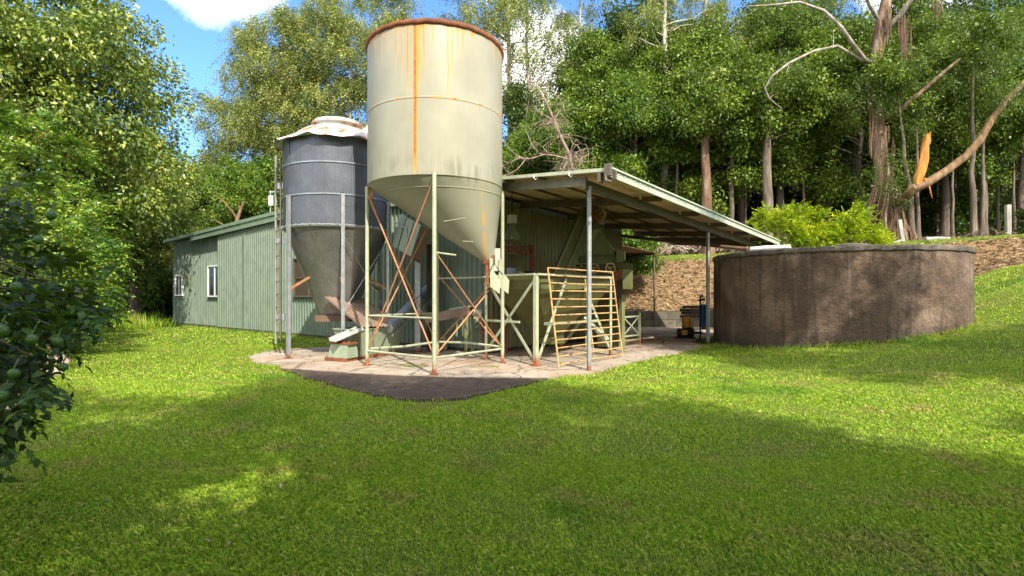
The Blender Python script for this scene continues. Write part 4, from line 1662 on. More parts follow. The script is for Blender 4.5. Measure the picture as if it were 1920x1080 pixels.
mb = MB()
mb.hexa([at(1150, 530, 14.65), at(1167, 522, 14.5), at(1167, 522, 14.8), at(1150, 530, 14.95),
         at(1146, 506, 14.65), at(1168, 506, 14.5), at(1168, 506, 14.8), at(1146, 506, 14.95)])
part(mb, 'reject_chute', M['rust'], hu, 0)
for p in (at(1168, 600, 14.75), at(1100, 600, 15.9), at(1160, 600, 15.7)):
    mb = MB()
    mb.box(Vector((p.x, p.y, .8)), (.09, .09, 1.6))
    part(mb, 'leg', M['greenplate'], hu)
mb = MB()
mb.hexa([at(1120, 650, 15.6), at(1160, 650, 15.0), at(1164, 640, 15.8), at(1124, 640, 16.3),
         at(1120, 560, 15.6), at(1160, 560, 15.0), at(1164, 560, 15.8), at(1124, 560, 16.3)])
part(mb, 'lower_casing', M['darkgreen'], hu, 0)

# bench frame beside the huller
bf = thing('bench_frame', (3.6, 16.6, .03), 'small pale green steel bench frame with cross braces beside the huller', 'bench')
b0, b1 = gp(1167, 652.5), gp(1199, 647.5)
bdir = (b1 - b0).normalized()
bback = ZV.cross(bdir)
for p in (b0, b1, b0 + bback * .75, b1 + bback * .75):
    mb = MB()
    mb.box(p + ZV * .55, (.075, .06, 1.1), bdir, bback)
    part(mb, 'leg', M['leg'], bf)
mb = MB()
for z in (.2, .34, .93):
    mb.bar(b0 + bdir * .03 + ZV * z, b1 - bdir * .03 + ZV * z, .04, .05)
mb.bar(b1 + ZV * .16 + bback * .03, b1 + ZV * .16 + bback * .72, .05, .05)
part(mb, 'rail', M['leg'], bf)
mb = MB()
mb.bar(b0 + bdir * .04 + ZV * .35, b1 - bdir * .04 + ZV * .92, .012, .035)
mb.bar(b0 + bdir * .04 + ZV * .92 - bback * .015, b1 - bdir * .04 + ZV * .35 - bback * .015, .012, .035)
part(mb, 'cross_brace', M['leg'], bf)
mb = MB()
mb.box((b0 + b1) / 2 + bback * .37 + ZV * 1.12, ((b1 - b0).length + .3, .95, .04), bdir, bback)
part(mb, 'top_board', M['timber'], bf)
pl_ = MB()
pl_.bar(gp(1200, 645) + ZV * .06, gp(1236, 638) + ZV * .06, .10, .05)
single(pl_, 'steel_bar', M['leg'], gp(1218, 641), 'pale steel bar lying on the slab beside the bench frame', 'metal bar')

# ------------------------------------------------------------------ pump and filter
pu = thing('water_pump', gp(1285, 636), 'orange and black water pump on the slab beside the tank', 'pump')
P0 = gp(1285, 636)
mb = MB()
mb.box(P0 + ZV * .06, (.62, .4, .05))
part(mb, 'base_plate', M['black'], pu)
mb = MB()
mb.tube([P0 + Vector((-.27, 0, .23)), P0 + Vector((.05, 0, .23))], .16, 18)
mb.tube([P0 + Vector((.05, 0, .25)), P0 + Vector((.12, 0, .25)), P0 + Vector((.26, 0, .25))], [.14, .2, .19], 18)
part(mb, 'motor', M['black'], pu)
mb = MB()
mb.box(P0 + Vector((-.09, -.17, .25)), (.19, .08, .17))
part(mb, 'terminal_box', M['orange'], pu)
mb = MB()
mb.lathe([(.01, .42), (.14, .43), (.155, .47), (.155, .76), (.14, .80), (.01, .81)], P0 + Vector((.06, 0, 0)), 24)
part(mb, 'pressure_vessel', M['orange'], pu)
mb = MB()
mb.tube([P0 + Vector((.25, 0, .25)), P0 + Vector((.5, 0, .25)), P0 + Vector((.62, 0, .25))], .035, 8)
mb.tube([P0 + Vector((.06, 0, .36)), P0 + Vector((.06, 0, .44))], .05, 10)
part(mb, 'outlet_pipe', M['black'], pu)
fi = thing('water_filter', gp(1315, 638), 'tall black standpipe with a blue filter canister beside the tank wall', 'filter')
F0 = gp(1313, 638)
mb = MB()
mb.tube([F0, F0 + ZV * 1.45], .03, 10)
mb.tube([F0 + ZV * 1.4 + Vector((-.06, 0, 0)), F0 + ZV * 1.45 + Vector((.16, 0, 0))], .04, 8)
mb.tube([F0 + ZV * 1.45, F0 + Vector((.0, 0, 1.55)), F0 + Vector((.05, 0, 1.58)), F0 + Vector((.1, 0, 1.52))], .03, 8)
part(mb, 'standpipe', M['black'], fi)
mb = MB()
mb.lathe([(.01, .48), (.06, .5), (.085, .6), (.085, 1.12), (.095, 1.15), (.095, 1.26), (.01, 1.28)], F0 + Vector((.13, .05, 0)), 20)
part(mb, 'canister', M['blue'], fi)
mb = MB()
mb.bar(F0 + Vector((0, 0, 1.2)), F0 + Vector((.12, .05, 1.2)), .05, .05)
mb.tube([F0 + Vector((-.2, -.05, .25)), F0 + Vector((.15, -.05, .25))], .02, 8)
part(mb, 'bracket', M['black'], fi)

# ------------------------------------------------------------------ retaining wall, timbers
rw = MB()
rw.hexa([(3.0, 25.9, -.2), (9.9, 25.9, -.2), (9.9, 26.2, -.2), (3.0, 26.2, -.2), (3.0, 25.9, .82), (9.9, 25.9, .80), (9.9, 26.2, .80), (3.0, 26.2, .82)])
single(rw, 'retaining_wall', M['block'], (6.4, 25.9, 0), 'low mossy concrete block retaining wall at the foot of the bark bank', 'wall')
for i, (z, dx, l) in enumerate(((.62, 0, 1.2), (.77, .05, 1.15), (.91, -.06, 1.2), (1.05, .1, 1.1))):
    mb = MB()
    c0 = Vector((8.3 + dx * .5, 24.3, z))
    mb.box(c0, (l, .3, .12), (1, .04 * (i - 1), 0), (0, 1, 0))
    lb_ = ['lowest dark board of the timber pile behind the pump', 'second lowest dark board of the timber pile behind the pump',
           'second highest dark board of the timber pile behind the pump', 'topmost dark board of the timber pile behind the pump'][i]
    single(mb, 'timber_board', M['timber'], c0, lb_, 'board', 'boards piled behind the pump')
tb = thing('trestle', (8.3, 24.3, .03), 'low dark trestle carrying the timber pile behind the pump', 'trestle')
for dx in (-.45, .45):
    mb = MB()
    mb.box((8.3 + dx, 24.3, .295), (.12, .3, .52))
    part(mb, 'leg', M['timber'], tb)
mb = MB()
ys = [27.05, 27.0, 27.08, 27.02, 27.06]
mb.tube([(x, y, tz(x, y) + .05) for x, y in zip((4.5, 6.0, 7.4, 8.8, 10.2), ys)], .03, 8)
single(mb, 'irrigation_pipe', M['black'], (7.4, 27.05, tz(7.4, 27.05)), 'thin black irrigation pipe lying along the foot of the bark bank', 'pipe')

# ------------------------------------------------------------------ lamp, rack, conveyor on the shed wall
lp = thing('pendant_lamp', at(960, 430, 13.6), 'olive bell shaped factory lamp under a cream box, hanging from the canopy', 'lamp')
L0 = at(960, 450, 13.6)
mb = MB()
mb.lathe([(.215, .0), (.21, .03), (.17, .16), (.10, .26), (.06, .30), (.055, .42)], L0, 28)
part(mb, 'shade', M['lampgreen'], lp, 50)
mb = MB()
mb.box(L0 + ZV * .53, (.24, .16, .21))
part(mb, 'ballast_box', M['cream'], lp)
mb = MB()
mb.tube([L0 + ZV * .62, L0 + ZV * 1.24], .015, 6)
part(mb, 'stem', M['black'], lp)
mb = MB()
mb.lathe([(.05, .10), (.065, .05), (.04, .0), (.01, -.015)], L0 + ZV * .06, 16)
part(mb, 'bulb', M['cream'], lp)

rr = thing('steel_rack', kk(.35, 1.0), 'dark red steel rack with lattice top rail against the shed wall', 'rack')
ra, rb_ = at(944, 520, 14.35), at(1000, 520, 15.0)
rdir = (rb_ - ra)
for f in (0, 1):
    mb = MB()
    p = ra + rdir * f
    mb.box(Vector((p.x, p.y, 1.5)), (.09, .09, 3.0), rdir)
    part(mb, 'upright', M['red'], rr)
mb = MB()
zt = 2.95
for dz in (0, -.22):
    mb.bar(Vector((ra.x, ra.y, zt + dz)), Vector((rb_.x, rb_.y, zt + dz)), .05, .035)
for i in range(8):
    p, q = ra + rdir * (i / 8), ra + rdir * ((i + 1) / 8)
    mb.bar(Vector((p.x, p.y, zt - (0 if i % 2 else .2))), Vector((q.x, q.y, zt - (.2 if i % 2 else 0))), .03, .025)
part(mb, 'lattice_rail', M['red'], rr)
mb = MB()
mb.box(Vector(((ra.x + rb_.x) / 2, (ra.y + rb_.y) / 2, 2.12)), (rdir.length + .1, .4, .05), (rdir.x, rdir.y, 0))
part(mb, 'shelf', M['rafter'], rr)
for nm, px, sz, mt, lab, cat in (('toolbox', 955, (.32, .2, .16), 'auger', 'grey metal toolbox at the left end of the red rack shelf', 'toolbox'),
                                 ('sack', 975, (.26, .2, .10), 'cream', 'pale folded sack in the middle of the red rack shelf', 'sack'),
                                 ('crate', 990, (.22, .2, .12), 'timber', 'brown crate at the right end of the red rack shelf', 'crate')):
    f = (px - 944) / 56.0
    p = ra + rdir * f
    mb = MB()
    c0 = Vector((p.x, p.y, 2.145 + sz[2] / 2))
    if nm == 'sack':
        mb.lathe([(.02, -.05), (.12, -.045), (.14, 0), (.11, .045), (.02, .05)], c0, 14, True, True)
    elif nm == 'crate':
        for k in range(3):
            mb.box(c0 + ZV * (-.045 + k * .045), (sz[0], sz[1], .035), rdir)
        for s_ in (-1, 1):
            mb.box(c0 + rdir.normalized() * s_ * (sz[0] / 2 + .008), (.015, sz[1], sz[2]), rdir)
    else:
        mb.box(c0, sz, rdir)
        mb.box(c0 + ZV * (sz[2] / 2 + .01), (sz[0] + .02, sz[1] + .02, .02), rdir)
        mb.tube([c0 + rdir.normalized() * -.07 + ZV * .09, c0 + rdir.normalized() * -.06 + ZV * .13, c0 + rdir.normalized() * .06 + ZV * .13, c0 + rdir.normalized() * .07 + ZV * .09], .01, 6)
    single(mb, nm, M[mt], c0, lab, cat)

cv = thing('conveyor', at(855, 640, 14.2), 'low brown trough conveyor with a small motor in front of the shed wall', 'conveyor')
c0, c1 = at(806, 603, 14.6), at(888, 588, 13.9)
mb = MB()
cd = (c1 - c0).normalized()
cs = cd.cross(ZV).normalized()
mb.bar(c0, c1, .34, .02)
for s_ in (-1, 1):
    mb.bar(c0 + cs * s_ * .17 + ZV * .08, c1 + cs * s_ * .17 + ZV * .08, .015, .24)
part(mb, 'trough', metal('brown_trough_paint', (.22, .15, .12), .55, 0, .3, .15), cv)
mb = MB()
mb.box(c0 + (c1 - c0) * .72 + ZV * .215, (.5, .36, .025), cd, cs)
part(mb, 'cover_sheet', metal('pale_blue_sheet', (.30, .50, .52), .5, 0, .15, .05), cv)
mb = MB()
mb.tube([c1 + Vector((.02, -.1, .06)), c1 + Vector((.22, -.1, .02))], .09, 14)
mb.box(c1 + Vector((.1, -.1, -.09)), (.16, .16, .08))
part(mb, 'motor', M['whitemetal'], cv)
for f in (.15, .9):
    mb = MB()
    p = c0 + (c1 - c0) * f
    for s_ in (-1, 1):
        mb.bar(Vector((p.x, p.y, 0)) + cs * s_ * .16, p + cs * s_ * .14, .05, .05, cd)
    part(mb, 'leg', M['greenplate'], cv)
vl = thing('valve_stand', gp(905, 665), 'thin red valve stand behind the big silo leg', 'valve')
v0 = gp(905, 665)
mb = MB()
mb.tube([v0, v0 + ZV * .85], .022, 8)
part(mb, 'pipe', M['red'], vl)
mb = MB()
mb.box(v0 + ZV * .6, (.12, .08, .12))
mb.tube([v0 + Vector((-.08, 0, .78)), v0 + Vector((.08, 0, .78))], .02, 8)
mb.tube([v0 + Vector((0, -.06, .6)), v0 + Vector((0, -.12, .6))], .06, 10)
part(mb, 'valve_body', M['red'], vl)
bk = MB()
b_0 = gp(833, 660)
bk.lathe([(.02, 0), (.09, 0), (.055, .36), (.05, .4), (.02, .4)], b_0 + ZV * .04, 12)
single(bk, 'steel_cone', M['trough'], b_0, 'small pale steel cone standing on the slab behind the silo leg', 'cone')

# ------------------------------------------------------------------ plants
def rnd_dir(rng, n):
    return norm(rng.normal(size=(n, 3)))


def crown_leaves(rng, clumps, total, L, W, droop=.2, up=.6, flat=.8, shell=.45):
    w = np.array([r * r for c, r in clumps])
    cnt = np.maximum(1, (total * w / w.sum()).astype(int))
    out = []
    for (c, r), n in zip(clumps, cnt):
        d = rnd_dir(rng, n)
        rr = r * (shell + (1 - shell) * np.sqrt(rng.random((n, 1)))) * (1 + .25 * rng.normal(size=(n, 1)))
        P = np.array(c) + d * rr * np.array([1, 1, flat])
        D = d * .55 + rng.normal(size=(n, 3)) * .55 + np.array([0, 0, -droop])
        N = d * .5 + rng.normal(size=(n, 3)) * .45 + np.array([0, 0, up])
        s = rng.uniform(.65, 1.25, n)
        out.append(leaf_verts(P, D, N, L * s, W * s))
    return np.concatenate(out)


def twig_leaves(rng, O, D, ln, n, L, W, droop, sway=.25):
    """leaves set alternately along arching twigs"""
    m = len(O)
    D = norm(D)
    S = norm(np.cross(D, np.array([0, 0, 1.0]) + rng.normal(size=(m, 3)) * .3))
    U = np.cross(S, D)
    out = []
    for i in range(n):
        t = (i + .6) / n
        P = O + D * (ln * t)[:, None] + np.array([0, 0, -1.0]) * (droop * ln * t * t)[:, None]
        sg = 1 if i % 2 else -1
        ax = S * sg + D * (.55 + .6 * t) + np.array([0, 0, -.25]) + rng.normal(size=(m, 3)) * sway
        nn = U + rng.normal(size=(m, 3)) * .35
        s = rng.uniform(.75, 1.15, m) * (1 - .3 * t)
        out.append(leaf_verts(P, ax, nn, L * s, W * s))
    return np.concatenate(out)


def ell_clumps(rng, n, rx, rz, cz, r0, r1, lo=.5, top_taper=.0, lean=(0, 0)):
    out = []
    for _ in range(n):
        d = rnd_dir(rng, 1)[0]
        f = lo + (1 - lo) * rng.random() ** .6
        z = d[2] * f * rz
        tp = 1 - top_taper * max(0, z / rz)
        out.append((np.array([d[0] * f * rx * tp + lean[0] * z, d[1] * f * rx * tp + lean[1] * z, cz + z]), rng.uniform(r0, r1)))
    return out


def limb_pts(p, q, rng, bend=.12, n=4):
    p, q = Vector(p), Vector(q)
    L = (q - p).length
    out = []
    for i in range(n + 1):
        t = i / n
        w = math.sin(t * math.pi) * bend * L
        out.append(p.lerp(q, t) + Vector((rng.normal() * w * .5, rng.normal() * w * .5, -w * .25)))
    out[0], out[-1] = p, q
    return out


def trunk_mesh(rng, h, r0, clumps, fork=.45, lean=(0, 0), n=9, limb_r=.3, flare=1.5, max_limbs=40, r_end=.12, wob=.012):
    mb = MB()
    pts, rad = [], []
    k = 9
    for i in range(k + 1):
        t = i / k
        w = wob * h * math.sin(t * 3.1)
        pts.append(Vector((lean[0] * t * h + rng.normal() * w * .25, lean[1] * t * h + rng.normal() * w * .25, t * h - (.3 if i == 0 else 0))))
        rad.append(r0 * ((1 - t) * (1 - r_end) + r_end) * (flare if i == 0 else 1))
    mb.tube(pts, rad, n)
    order = sorted(range(len(clumps)), key=lambda i: -clumps[i][1])[:max_limbs]
    for i in order:
        c, r = clumps[i]
        zc = min(max(c[2] - .25 * abs(math.hypot(c[0], c[1])) - r * .6, fork * h * .7), h * .95)
        t = zc / h
        j = min(int(t * k), k - 1)
        f = t * k - j
        p = pts[j].lerp(pts[j + 1], f)
        rr = max(.02, r0 * (1 - .86 * t) * limb_r)
        lp = limb_pts(p, Vector(c), rng)
        mb.tube(lp, [rr * (1 - .75 * q / (len(lp) - 1)) for q in range(len(lp))], 5, False)
    return mb


def mesh_part(name, me, parent):
    o = bpy.data.objects.new(name, me)
    COL.objects.link(o)
    o.parent = parent
    return o


def tree_proto(name, cat, trunk, tmat, V, lmat, label):
    root = thing(name, (0, 0, 0), label, cat)
    part(trunk, 'trunk', tmat, root, 60)
    mesh_part('crown', np_mesh('crown', V, 4, lmat), root)
    return root


class Grove:
    """the first placing moves the prototype, later ones copy it"""
    def __init__(s, root):
        s.root = root
        s.used = False

    def put(s, loc, rz, sc, label, group):
        if not s.used:
            s.used = True
            r = s.root
            r.location = loc
            r.rotation_euler = (0, 0, rz)
            r.scale = (sc,) * 3 if isinstance(sc, (int, float)) else sc
            r['label'] = label
            r['group'] = group
            return r
        return copy_thing(s.root, loc, rz, sc, label, group)


def spot(px, d):
    x = (px - 960) / 1000.0 * d
    return Vector((x, d, tz(x, d) - .05))


# -- forest broadleaf kinds
FOREST = []
for sd, rx, rz, cz, lm in ((11, 3.0, 4.6, 8.6, 'lf_forest'), (12, 2.7, 5.0, 8.8, 'lf_forest'), (13, 3.3, 4.3, 8.0, 'lf_bright'), (14, 3.1, 5.4, 7.2, 'lf_forest')):
    rng = np.random.default_rng(sd)
    cl_ = ell_clumps(rng, 54, rx, rz, cz, .5, 1.05, .4, .35)
    V = crown_leaves(rng, cl_, 30000, .175, .052, .4, .55, shell=.3)
    FOREST.append(Grove(tree_proto('forest_tree', 'tree', trunk_mesh(rng, cz + rz * .75, .24, cl_), M['bark'] if sd != 13 else M['palebark'], V, M[lm],
                                   'forest tree')))
SHADE_TONED = []
for sd, rx, rz, cz in ((15, 3.2, 4.8, 8.2), (16, 2.9, 5.3, 8.0)):
    rng = np.random.default_rng(sd)
    cl_ = ell_clumps(rng, 54, rx, rz, cz, .55, 1.15, .3, .3)
    V = crown_leaves(rng, cl_, 24000, .19, .058, .4, .5, shell=.2)
    SHADE_TONED.append(Grove(tree_proto('forest_tree', 'tree', trunk_mesh(rng, cz + rz * .75, .24, cl_), M['bark'], V, M['lf_dark'], 'forest tree')))
# -- gums
GUMS = []
for sd, h, n in ((21, 25, 46), (22, 23, 40)):
    rng = np.random.default_rng(sd)
    cl_ = []
    for i in range(n):
        z = h * rng.uniform(.42, 1.0)
        a = rng.uniform(0, 2 * math.pi)
        rr = (1.0 + 3.9 * rng.random() ** .7) * (1 - .45 * (z / h - .42) / .58)
        cl_.append((np.array([math.cos(a) * rr, math.sin(a) * rr, z]), rng.uniform(.55, 1.1)))
    V = []
    for c, r in cl_:
        m = int(44 * r)
        O = c + rnd_dir(rng, m) * r * np.array([1, 1, .6]) * rng.random((m, 1)) ** .4
        D = rnd_dir(rng, m) * np.array([1, 1, .5]) + np.array([0, 0, -.5])
        V.append(twig_leaves(rng, O, D, rng.uniform(.5, 1.15, m), 11, .25, .038, .75, .45))
    GUMS.append(Grove(tree_proto('gum_tree', 'tree', trunk_mesh(rng, h * .93, .30, cl_, .5, (.02, 0), 10, .36, 1.3), M['gum'], np.concatenate(V), M['lf_gum'], 'gum')))
# dense drooping gum, the kind massed left of the cream silo
WGUM = []
for sd, h, n in ((25, 24, 95), (26, 21, 85)):
    rng = np.random.default_rng(sd)
    cl_ = []
    for i in range(n):
        z = h * rng.uniform(.28, 1.0)
        a = rng.uniform(0, 2 * math.pi)
        rr = 4.6 * rng.random() ** .6 * (1 - .55 * max(0, z / h - .5) / .5)
        cl_.append((np.array([math.cos(a) * rr, math.sin(a) * rr, z]), rng.uniform(.6, 1.15)))
    V = []
    for c, r in cl_:
        m = int(50 * r)
        O = c + rnd_dir(rng, m) * r * np.array([1, 1, .6]) * rng.random((m, 1)) ** .4
        D = rnd_dir(rng, m) * np.array([1, 1, .4]) + np.array([0, 0, -.4])
        V.append(twig_leaves(rng, O, D, rng.uniform(.7, 1.4, m), 12, .27, .042, .9, .4))
    WGUM.append(Grove(tree_proto('weeping_gum_tree', 'tree', trunk_mesh(rng, h * .93, .34, cl_, .4, (.01, 0), 10, .32, 1.3), M['gum'], np.concatenate(V), M['lf_gum'], 'gum')))
# -- slender bush trunks
SLIM = []
for sd, h in ((31, 10.0), (32, 8.5)):
    rng = np.random.default_rng(sd)
    cl_ = ell_clumps(rng, 12, 1.2, 1.6, h - .8, .4, .7)
    V = crown_leaves(rng, cl_, 2600, .2, .055, .3)
    SLIM.append(Grove(tree_proto('slender_tree', 'tree', trunk_mesh(rng, h, .15, cl_, .7, (.01, .005), 8), M['palebark'], V, M['lf_forest'], 'slim')))
# -- bushy undergrowth
BUSH = []
for sd in (35, 36):
    rng = np.random.default_rng(sd)
    cl_ = ell_clumps(rng, 26, 2.0, 1.6, 1.5, .45, .85, .4)
    V = crown_leaves(rng, cl_, 8000, .20, .06, .25)
    BUSH.append(Grove(tree_proto('undergrowth_bush', 'bush', trunk_mesh(rng, 2.0, .09, cl_, .2, (0, 0), 6), M['bark'], V, M['lf_dark' if sd == 35 else 'lf_bright'], 'bush')))

FG = 'green trees of the forest edge behind the canopy and tank'
SUP = {}
row1 = [  # px, depth, kind, scale, rot, label
    (975, 35, 0, .78, .4, 'low green tree just right of the cream silo, behind the dead fallen tree'),
    (1050, 33, 2, .88, 2.0, 'bright leafed forest tree behind the bare dead branches above the canopy'),
    (1118, 34, 1, 1.05, .9, 'dark forest tree rising over the top corner of the canopy roof'),
    (1190, 33, 2, 1.0, 3.1, 'leafy forest tree left of the straight grey gum trunk'),
    (1262, 35, 0, 1.2, 1.2, 'tall green forest tree just right of the straight grey gum trunk'),
    (1330, 34, 3, 1.15, 4.0, 'dense forest tree over the thick red-brown trunk'),
    (1392, 36, 2, 1.22, 5.2, 'sunlit forest tree with a rounded green crown between the two thick trunks'),
    (1462, 34, 1, 1.18, .1, 'dark green forest tree above the lime shrub, left of the peeling gum'),
    (1548, 36, 2, 1.30, 2.6, 'deep green forest tree right behind the arching bare limb'),
    (1612, 33.5, 3, 1.12, 3.7, 'dark forest tree tucked against the left of the peeling gum'),
    (1705, 34, 1, 1.22, 1.9, 'glossy forest tree behind the orange split stump limb'),
    (1772, 35, 0, 1.18, 5.5, 'forest tree with leaning stems right of the orange split limb'),
    (1842, 34, 2, 1.15, 2.2, 'forest tree above the pair of slender grey trunks on the right'),
    (1915, 35, 3, 1.22, .7, 'dark forest tree cut by the right edge above the square post'),
]
for px, d, k, sc, rz, lb in row1:
    FOREST[k].put(spot(px, d), rz, (sc, sc, sc * .98), lb, FG)
BACKL = 'forest tree deep behind the front row of trees, shade painted into its leaves'
BG = 'forest trees deep behind the front row'
rr_ = random.Random(8)
for i, px in enumerate(range(985, 2080, 74)):
    d = 43 + rr_.uniform(-2, 3)
    sc = (1.0 if px < 1130 else 1.45) * rr_.uniform(.9, 1.1)
    SHADE_TONED[i % 2].put(spot(px + rr_.uniform(-20, 20), d), rr_.uniform(0, 6), (sc, sc, sc), BACKL, BG)
for i, px in enumerate(range(1040, 2060, 90)):
    d = 56 + rr_.uniform(-3, 3)
    sc = (1.1 if px < 1180 else 1.7) * rr_.uniform(.9, 1.1)
    SHADE_TONED[(i + 1) % 2].put(spot(px, d), rr_.uniform(0, 6), (sc, sc, sc), BACKL, BG)
UG = 'undergrowth bushes under the forest trees'
UL = 'leafy bush in the undergrowth below the forest trees, shade painted into its leaves'
for i, px in enumerate(range(1010, 1960, 62)):
    d = 39 + rr_.uniform(-2, 5)
    BUSH[0].put(spot(px + rr_.uniform(-15, 15), d), rr_.uniform(0, 6), rr_.uniform(1.0, 1.6), UL, UG)
for i, px in enumerate(range(930, 2080, 58)):
    BUSH[0].put(spot(px, 62 + (i % 3) * 2), i * 1.1, (2.3, 2.3, 2.6), UL, UG)
# bright bush by the awning, seen under the canopy
BUSH[1].put(at(1180, 505, 27.5), 1.0, .85, 'bright green bush on the bank below the rusty awning', UG)
BUSH[1].put(at(1172, 445, 33), 2.0, .8, 'bright green bush showing between the awning and the canopy roof', UG)
BUSH[0].put(spot(1962, 27.5), 2.0, .7, 'small green bush at the right edge beside the square fence post', UG)

# trees behind the shed on the left
LG = 'green trees behind the long shed'
for px, d, k, sc, rz, lb in (
        (262, 42, 2, 1.0, 1.0, 'bright green tree in the far left corner behind the shed end'),
        (322, 40, 2, .92, .3, 'sunlit green tree directly over the low end of the shed roof'),
        (385, 41, 2, .98, 2.2, 'green tree behind the white vent pipe of the shed roof'),
        (446, 40, 2, 1.0, 4.4, 'yellow green tree behind the pale forked bare trunk'),
        (508, 42, 2, 1.05, 1.5, 'dark green tree behind the aerial mast left of the grey silo'),
        (575, 43, 0, 1.1, 3.3, 'dark green tree hidden mostly by the grey silo'),
        (655, 43, 3, 1.1, 5.1, 'green tree glimpsed between the two silos')):
    FOREST[k].put(spot(px, d), rz, sc, lb, LG)
for i, px in enumerate((215, 295, 350, 420, 480, 560, 640, 720, 800, 880)):
    SHADE_TONED[(i + 1) % 2].put(spot(px, 55 + (i % 3) * 2), i * 1.3, 1.15, 'tree in the back row behind the trees of the shed, shade painted into its leaves', 'back row of trees behind the shed')
for i, px in enumerate((240, 285, 320, 365)):
    BUSH[i % 2].put(spot(px, 36.5 + (i % 2)), i * 1.1, 1.15, ['leafy bush left of the sapling at the far lawn edge', 'leafy bush behind the sapling at the far lawn edge',
                    'leafy bush against the far corner of the shed', 'leafy bush hidden behind the shed end wall'][i], 'bushes at the far end of the lawn')

# weeping gums left of the cream silo
GG = 'olive weeping gums behind the grey silo'
for px, d, k, sc, rz, lb in (
        (425, 47, 1, .92, .5, 'olive weeping gum at the left end of the gum row, against the blue sky'),
        (480, 50, 0, 1.08, 2.3, 'tall olive gum second from the left in the gum row'),
        (535, 47, 1, 1.22, 4.1, 'tall olive gum with a bare trunk just above the grey silo roof edge'),
        (592, 48, 0, 1.18, 5.6, 'tall olive gum with a forked pale trunk above the grey silo lid'),
        (655, 47, 1, 1.25, 1.2, 'tall olive gum touching the left side of the cream silo'),
        (725, 52, 0, 1.2, 3.0, 'tall olive gum hidden behind the cream silo'),
        (385, 52, 1, .62, 3.3, 'small grey olive gum low at the left of the gum row')):
    WGUM[k].put(spot(px, d), rz, sc, lb, GG)
G2 = 'tall gums with pale trunks over the forest'
for px, d, k, sc, rz, lb in (
        (903, 44, 0, 1.08, .2, 'pale gum trunk rising just behind the right rim of the cream silo'),
        (962, 43, 1, 1.25, 2.9, 'thick pale gum trunk nearest the right side of the cream silo'),
        (992, 46, 0, 1.15, 4.4, 'slim pale gum trunk second to the right of the cream silo'),
        (1085, 48, 1, 1.2, 1.1, 'sparse tall gum over the bare dead branches, open to the sky'),
        (1243, 34.5, 0, .95, 5.0, 'straight grey gum trunk standing over the middle of the canopy roof'),
        (1320, 42, 1, 1.15, .7, 'tall gum with forked pale limbs right of the straight grey trunk'),
        (1490, 46, 0, 1.2, 3.6, 'tall gum beside the patch of pale sky above the arching limb')):
    GUMS[k].put(spot(px, d), rz, sc, lb, G2)

# thick trunks at the forest edge
rng = np.random.default_rng(41)
TT = 'thick forest trunks over the low end of the canopy'
for px, d, r, h, m_, lb in ((1328, 31.5, .36, 8.6, 'gumbrown', 'thick red brown trunk at the forest edge above the canopy roof'),
                            (1371, 32.5, .17, 8.2, 'palebark', 'thin leaning brown trunk between the two thick trunks'),
                            (1440, 31.5, .34, 8.8, 'palebark', 'thick grey brown trunk left of the lime shrub')):
    root = thing('forest_tree', (0, 0, 0), lb, 'tree', TT)
    cl_ = ell_clumps(rng, 34, 2.5, 2.7, h + .2, .6, 1.0, .35)
    part(trunk_mesh(rng, h, r, cl_, .6, (rng.normal() * .015, 0), 12, .25, 1.25, r_end=.5), 'trunk', M[m_], root, 60)
    mesh_part('crown', np_mesh('crown', crown_leaves(rng, cl_, 9000, .21, .06, .35), 4, M['lf_forest']), root)
    root.location = spot(px, d)

SG = 'slender trunks in the shade on the right'
for i, (px, d, sc, rz, lb) in enumerate((
        (1712, 29.2, 1.0, .3, 'leaning slender trunk beside the tilted fence post'),
        (1722, 29.6, .95, 2.0, 'slender upright trunk right beside the leaning one by the tilted post'),
        (1826, 29.0, 1.15, 3.0, 'pale slender trunk left of the square post, the thicker of its pair'),
        (1841, 29.8, 1.0, 4.5, 'slender trunk right behind the pale one left of the square post'),
        (1786, 33, .8, 1.0, 'thin dark trunk midway between the orange limb and the pale pair'),
        (1758, 36, .8, 1.0, 'thin dark trunk just right of the orange split limb'),
        (1872, 36, .9, 1.7, 'thin dark trunk just left of the square fence post'),
        (1902, 34, .85, 2.7, 'thin dark trunk just right of the square fence post'),
        (1600, 35, .95, 5.0, 'thin dark trunk left of the shaggy gum base'),
        (1505, 34, .9, 5.9, 'thin dark trunk above the middle of the lime shrub'),
        (1268, 33, .9, 5.9, 'thin trunk right of the straight grey gum above the canopy'),
        (1398, 35, .9, .9, 'thin trunk just left of the thick grey brown trunk'))):
    r_ = SLIM[i % 2].put(spot(px, d), rz, sc, lb, SG)
    if i == 0:
        r_.rotation_euler = (0, R(-8), .3)

# -- the peeling gum with the torn limb
gx0 = spot(1662, 30.0)
pg = thing('gum_tree', gx0, 'big gum with peeling brown bark and a torn limb right of the lime shrub', 'tree')
rng = np.random.default_rng(51)


def poly(pxs, d, jit=0.0):
    return [at(x, y, d + (z[0] if z else 0)) for x, y, *z in pxs]


